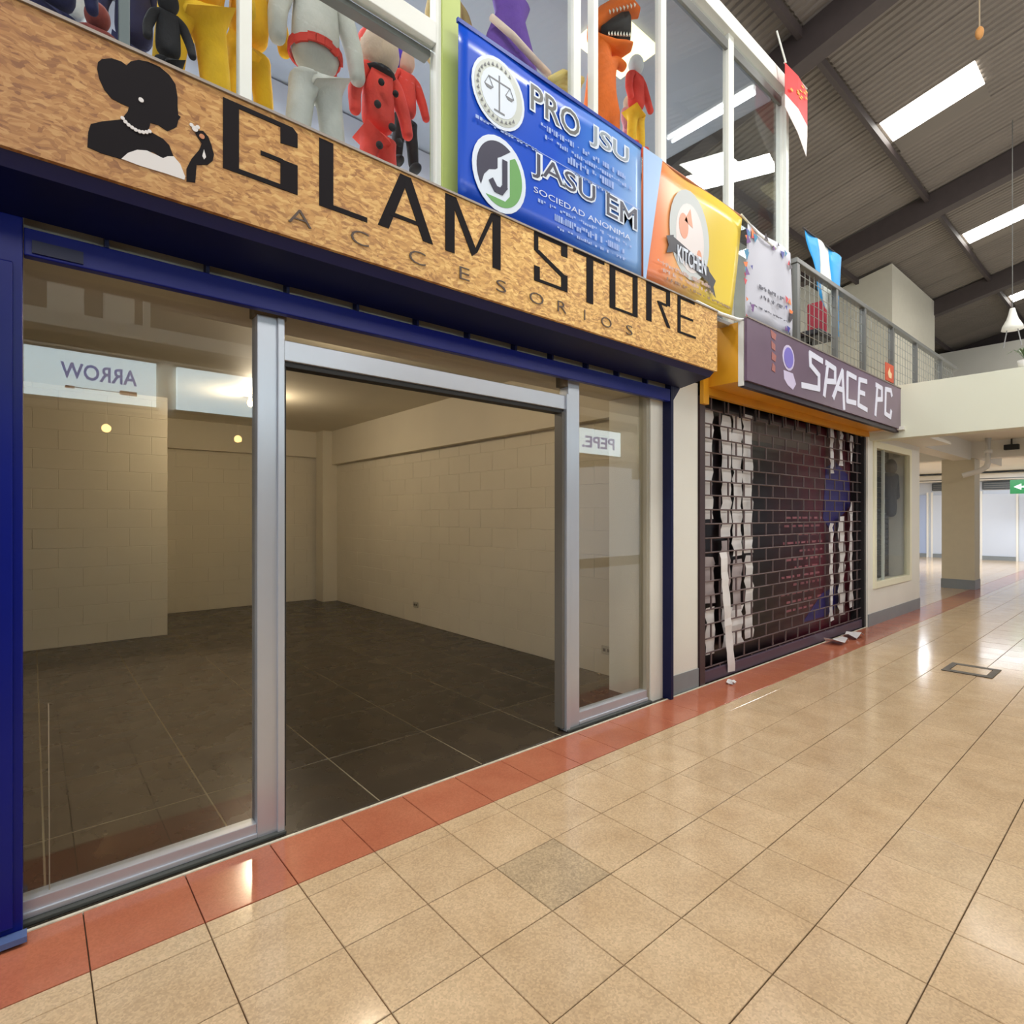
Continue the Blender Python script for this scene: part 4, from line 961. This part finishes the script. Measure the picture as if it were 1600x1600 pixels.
dashes(4.3, 4.72, 3.10, .03, gd, BS3, 2.084); dashes(4.33, 4.70, 3.03, .03, gd, BS3, 2.084); dashes(4.15, 4.8, 2.94, .014, gd, BS3, 2.084, gap=.005)
MB().tube([(4.03, 2.09, 3.58), (4.3, 2.09, 3.52), (4.6, 2.09, 3.50)], .008, 6).build('cord', white, b3)
fl = thing('flag', 'red promotional flag with a white tip on the glass corner post', 'flag', (4.77, 2.1, 4.6))
MB().tube([(4.70, 2.13, 5.35), (4.80, 2.10, 5.12)], .008, 6).tube([(4.78, 2.105, 5.115), (5.23, 2.105, 5.115)], .006, 6).tube([(4.99, 2.105, 5.115), (4.99, 2.175, 5.115)], .006, 6).build('pole', steelwhite, fl)
vs = [(4.78, 2.10, 5.11), (5.00, 2.085, 5.10), (5.22, 2.10, 5.08), (5.22, 2.10, 4.69), (5.20, 2.10, 4.50), (5.0, 2.09, 4.62), (4.78, 2.10, 4.74), (4.78, 2.10, 4.85), (5.0, 2.085, 4.82), (5.22, 2.10, 4.78)]
o = MB().add([vs[i] for i in (0, 7, 8, 1, 9, 2)], [(0, 1, 2, 3), (3, 2, 4, 5)]).build('red_cloth', mat('flag_red', (214, 44, 44), .5, var=.15, scale=12), fl); o.modifiers.new('t', 'SOLIDIFY').thickness = .003
o = MB().add([vs[i] for i in (7, 6, 5, 8, 4, 3, 9)], [(0, 1, 2, 3), (3, 2, 4, 5, 6)]).build('white_tip', mat('flag_white', (226, 214, 208), .5), fl); o.modifiers.new('t', 'SOLIDIFY').thickness = .003
r = random.Random(2); mb = MB()
for k in range(12):
    a_, b_ = r.uniform(4.83, 5.15), r.uniform(4.9, 5.04); mb.box(a_, a_+.04, 2.078, 2.081, b_, b_+.012)
o = mb.build('yellow_print', mat('yellow_print', (236, 176, 60), .4), fl); o['kind'] = 'stuff'
gf = thing('flag', 'sky blue and white vertical striped flag hanging behind the gallery railing', 'flag', (5.8, 2.2, 3.4))
sb = mat('sky_blue_cloth', (40, 168, 240), .5, var=.08, scale=6); ww = mat('white_cloth', (236, 240, 232), .5)
def gflag(x0, x1, x0b, x1b, z0l, z0r, m, nm):
    n = 6; vs = []
    for j in range(n+1):
        t_ = j/n
        for i in range(5):
            u_ = i/4; x = (x0+(x1-x0)*u_)*(1-t_)+(x0b+(x1b-x0b)*u_)*t_; zt = 3.955; zb = z0l+(z0r-z0l)*u_
            vs.append((x, 2.19+.012*math.sin(x*14+t_*3), zt+(zb-zt)*t_))
    fs = [(j*5+i, j*5+i+1, (j+1)*5+i+1, (j+1)*5+i) for j in range(n) for i in range(4)]
    o = MB().add(vs, fs).build(nm, m, gf, True); o.modifiers.new('t', 'SOLIDIFY').thickness = .002
gflag(5.40, 5.66, 5.70, 5.85, 3.5, 3.35, sb, 'blue_stripe'); gflag(5.66, 5.96, 5.85, 6.05, 3.35, 3.25, ww, 'white_stripe'); gflag(5.96, 6.26, 6.05, 6.25, 3.20, 3.14, sb, 'blue_stripe')
MB().tube([(5.36, 2.19, 3.96), (6.28, 2.19, 3.96)], .008, 6).build('rod', darkmetal, gf)

# ------------------------------------------------------------ gallery railing and what stands behind it
rl = thing('gallery_railing', 'grey steel gallery railing with wire mesh above the purple sign', 'railing', (7.5, 2.13, 2.83))
rm = mat('rail_paint', (112, 112, 108), .4, metal=.3)
B(5.02, 10.6, 2.10, 2.16, 3.52, 3.565).build('handrail', rm, rl, bevel=.006)
B(5.02, 10.6, 2.12, 2.14, 2.835, 2.86).build('lower_rail', rm, rl)
for x in (5.06, 5.93, 6.70, 7.62, 8.56, 9.75): B(x-.025, x+.025, 2.105, 2.155, 2.83, 3.52).build('post', rm, rl)
wire = MB()
x = 5.15
while x < 10.5:
    wire.box(x-.0018, x+.0018, 2.127, 2.132, 2.85, 3.52); x += .10
z = 2.95
while z < 3.5:
    wire.box(5.05, 10.5, 2.127, 2.132, z-.0015, z+.0015); z += .10
o = wire.build('wire_mesh', mat('mesh_wire', (150, 150, 142), .4, metal=.3), rl)
struct(B(5.05, 13.7, 5.0, 5.15, 2.86, 6.2).build('wall_back', mat('gallery_grey', (186, 182, 168), .6, var=.04)))
struct(MB().add([(13.66, 3.8, 2.86), (16.9, 3.8, 2.86), (16.9, 5.2, 2.86), (13.66, 5.2, 2.86), (13.66, 3.8, RZ(3.8)-.05), (16.9, 3.8, RZ(3.8)-.05), (16.9, 5.2, RZ(5.2)-.05), (13.66, 5.2, RZ(5.2)-.05)],
   [(0, 3, 2, 1), (4, 5, 6, 7), (0, 1, 5, 4), (1, 2, 6, 5), (2, 3, 7, 6), (3, 0, 4, 7)]).build('wall_side', mat('gallery_cream', (214, 208, 190), .55, var=.03)))
ch = thing('office_chair', 'office chair with a tall dark red back behind the railing', 'chair', (6.45, 2.55, 2.86))
rc = mat('crimson_fabric', (150, 24, 44), .6); bk = mat('black_plastic', (26, 24, 28), .5)
MB().box(6.60, 6.66, 2.46, 2.66, 3.30, 3.70).build('backrest', rc, ch, bevel=.02)
MB().box(6.22, 6.62, 2.38, 2.76, 3.22, 3.29).build('seat', bk, ch, bevel=.02)
MB().tube([(6.45, 2.57, 2.93), (6.45, 2.57, 3.22)], .025, 10).build('column', bk, ch, True)
for k in range(5):
    a_ = 2*math.pi*k/5; MB().tube([(6.45, 2.57, 2.95), (6.45+.26*math.cos(a_), 2.57+.26*math.sin(a_), 2.89)], .018, 6).build('leg', bk, ch)
st = thing('low_table', 'dark low table behind the railing holding red cushions', 'table', (5.9, 2.9, 2.86))
MB().box(5.50, 6.20, 2.55, 3.0, 3.10, 3.15).build('tabletop', mat('table_dark', (44, 44, 52), .5), st, bevel=.01)
for a_, b_ in ((5.53, 2.58), (6.15, 2.58), (5.53, 2.95), (6.15, 2.95)): B(a_, a_+.03, b_, b_+.03, 2.86, 3.10).build('leg', bk, st)
for i, (x, z, m, lab) in enumerate(((5.68, 3.216, mat('pink_red', (176, 66, 84), .7), 'pinkish red cushion lying flat on the dark low table'), (6.03, 3.281, mat('rose_red', (190, 80, 90), .7), 'rose red cushion leaning up on the dark low table'))):
    o = MB().ball((x, 2.72, z), (.17, .14, .065 if i == 0 else .13), 16, 8).build('cushion', m, None, True); tag(o, lab, 'cushion')
sg2 = thing('safety_sign', 'small orange safety sign with a pale flame mark on the railing', 'sign', (7.4, 2.1, 2.9))
B(7.30, 7.58, 2.092, 2.10, 2.86, 3.06).build('plate', mat('sign_orange', (206, 84, 50), .4), sg2)
letter([[(7.40, 2.90), (7.37, 2.95), (7.43, 3.02), (7.45, 2.97), (7.50, 2.96), (7.49, 2.90)]], mat('flame_pale', (240, 206, 160), .4), sg2, y=2.089, t=.002, nm='flame_mark')
# thin railing on the far bridge and hanging decoration with plant
r2 = thing('bridge_railing', 'thin pale railing in the distance above the bridge beam', 'railing', (13, 1.5, 2.86))
MB().box(14.0, 14.03, .2, 3.4, 3.55, 3.58).build('handrail', mat('rail_pale', (150, 146, 120), .5), r2)
for y in (.8, 1.6, 2.4, 3.3): B(14.0, 14.03, y, y+.04, 2.86, 3.55).build('post', mat('rail_pale', (150, 146, 120), .5), r2)
hl = thing('hanging_ornament', 'white bell-shaped hanging ornament high above the bridge at right', 'ornament', (10.9, 1.5, 4.1))
MB().tube([(10.9, 1.52, RZ(1.52)-.05), (10.9, 1.52, 4.35)], .006, 6).build('cord', greymetal, hl)
MB().tube([(10.9, 1.52, 4.36), (10.9, 1.52, 4.27), (10.9, 1.52, 4.20), (10.9, 1.52, 4.10), (10.9, 1.52, 4.05)], [.03, .05, .07, .12, .13], 16).build('bell', white, hl, True)
for q in (-1, 1): MB().tube([(10.9, 1.52+q*.06, 4.06), (10.9, 1.52+q*.10, 3.80)], .008, 6).build('tassel', cy('tassel', (150, 150, 150)), hl)
lf = mat('leaf_green', (96, 120, 78), .5, var=.15, scale=20)
pl = thing('potted_fern', 'pale green fern in a white pot on top of the bridge beam', 'plant', (7.78, .98, 2.845))
MB().tube([(7.78, .98, 2.846), (7.78, .98, 2.93)], [.05, .07], 14).build('pot', white, pl, True)
r = random.Random(4)
for k in range(16):
    a_ = r.random()*6.28; L = r.uniform(.08, .17); c_, s_ = math.cos(a_), math.sin(a_)
    pts_ = [(7.78+c_*L*t_, .98+s_*L*t_, 2.93+.12*math.sin(t_*2.2)) for t_ in (0, .35, .7, 1)]
    mb = MB(); w = (.004, .012, .010, .001)
    for p_, ww_ in zip(pts_, w): mb.v += [(p_[0]-s_*ww_, p_[1]+c_*ww_, p_[2]), (p_[0]+s_*ww_, p_[1]-c_*ww_, p_[2])]
    mb.f += [(2*i, 2*i+1, 2*i+3, 2*i+2) for i in range(3)]
    mb.build('leaf', lf, pl)
pd = thing('pendant_cord', 'thin cord with a small orange tassel hanging from the roof', 'ornament', (6.9, 1.2, 5.9))
MB().tube([(6.9, 1.2, RZ(1.2)-.03), (6.9, 1.2, 6.0)], .006, 6).build('cord', mat('cord_tan', (170, 150, 120), .6), pd)
MB().ball((6.9, 1.2, 5.95), (.035, .035, .06)).build('tassel', cy('tassel_orange', (196, 140, 80)), pd, True)

tf = thing('tube_light', 'twin fluorescent tube fitting under the roof, mirrored in the right gallery pane', 'lamp', (7.55, 0, 7.3))
B(7.45, 7.65, -.65, .75, 7.20, 7.24).build('housing', white, tf)
for q in (7.49, 7.61): MB().tube([(q, -.62, 7.17), (q, .72, 7.17)], .02, 8).build('tube', mat('tube_lit', (250, 252, 255), .4, emit=(245, 250, 255), estr=14), tf)
MB().tube([(7.55, -.4, 7.24), (7.55, -.4, RZ(-.4)-.02)], .006, 6).tube([(7.55, .5, 7.24), (7.55, .5, RZ(.5)-.02)], .006, 6).build('hanger', greymetal, tf)

# ------------------------------------------------------------ opposite side of the corridor (seen mirrored in the panes)
op = struct(empty('wall_opposite'))
def os(nm, *a, m=cream): return B(*a).build(nm, m, op)
os('lintel', -4, 8.0, -1.0, -.86, 2.22, 2.80)
os('back_wall', -4, 8.0, -4.1, -4.0, 0, 2.7, m=mat('opp_wall', (176, 164, 140), .7))
os('ceiling_slab', -4, 8.0, -4.0, -.86, 2.70, 2.85, m=mat('opp_ceiling', (120, 110, 94), .7))
for x in (-4, 1.8, 5.6): os('pier', x, x+.25, -1.1, -.86, 0, 2.3)
os('upper_parapet', -4, 8.0, -1.05, -.95, 2.85, 3.0)
os('upper_post', -.25, -.17, -1.02, -.96, 2.85, 3.6); os('upper_post', .75, .80, -1.02, -.96, 2.85, 3.6); os('upper_rail', -.25, 1.9, -1.02, -.96, 3.55, 3.6)
os('upper_column', .1, .35, -1.5, -1.3, 2.85, 3.5); os('upper_column', .5, .72, -1.5, -1.3, 2.85, 3.5)
lightbox = mat('lightbox_face', (214, 230, 236), .4, emit=(206, 228, 236), estr=6)
def opp_sign(x0, x1, lab, words=None, tx=None, col=(40, 50, 100)):
    t = thing('light_box_sign', lab, 'sign', ((x0+x1)/2, -.8, 2.26))
    B(x0, x1, -.86, -.80, 2.27, 2.65).build('face', lightbox, t)
    MB().box(x0-.02, x1+.02, -.865, -.795, 2.65, 2.67).box(x0-.02, x1+.02, -.865, -.795, 2.25, 2.27).build('frame', greymetal, t)
    if words: text(words, tx[0], tx[1], tx[2], tx[3], -.799, mat('lb%d' % len(words), col, .5, emit=col, estr=3.0), t, facing=1, bold=.02)
    return t
t = opp_sign(-.10, .82, 'backlit white sign with blue word ARROW, seen mirrored in the left pane', 'ARROW', (.17, .68, 2.43, 2.56), (104, 122, 196))
MB().box(.20, .64, -.80, -.798, 2.36, 2.366).build('arrow_shaft', mat('arrow_grey', (120, 130, 150), .5), t)
MB().box(.56, .68, -.80, -.797, 2.345, 2.38).box(.20, .26, -.80, -.797, 2.352, 2.372).build('arrow_tips', mat('arrow_red', (186, 60, 60), .5), t)
opp_sign(.98, 2.3, 'backlit white sign right of the ARROW one, seen mirrored in the left pane')
opp_sign(5.4, 7.15, 'backlit white sign with dark word PEPE, seen mirrored in the right pane', 'PEPE.', (6.25, 7.0, 2.36, 2.54), (50, 56, 70))
for (x, lab) in ((.62, 'small spotlight of the opposite shop, mirrored left in the left pane'), (1.96, 'small spotlight of the opposite shop, mirrored right in the left pane')):
    t = thing('spot_lamp', lab, 'lamp', (x, -2.66, 2.3))
    MB().tube([(x, -2.66, 2.70), (x, -2.66, 2.34)], .01, 6).build('stem', white, t)
    MB().ball((x, -2.66, 2.29), .045).build('bulb', bulbm, t, True)
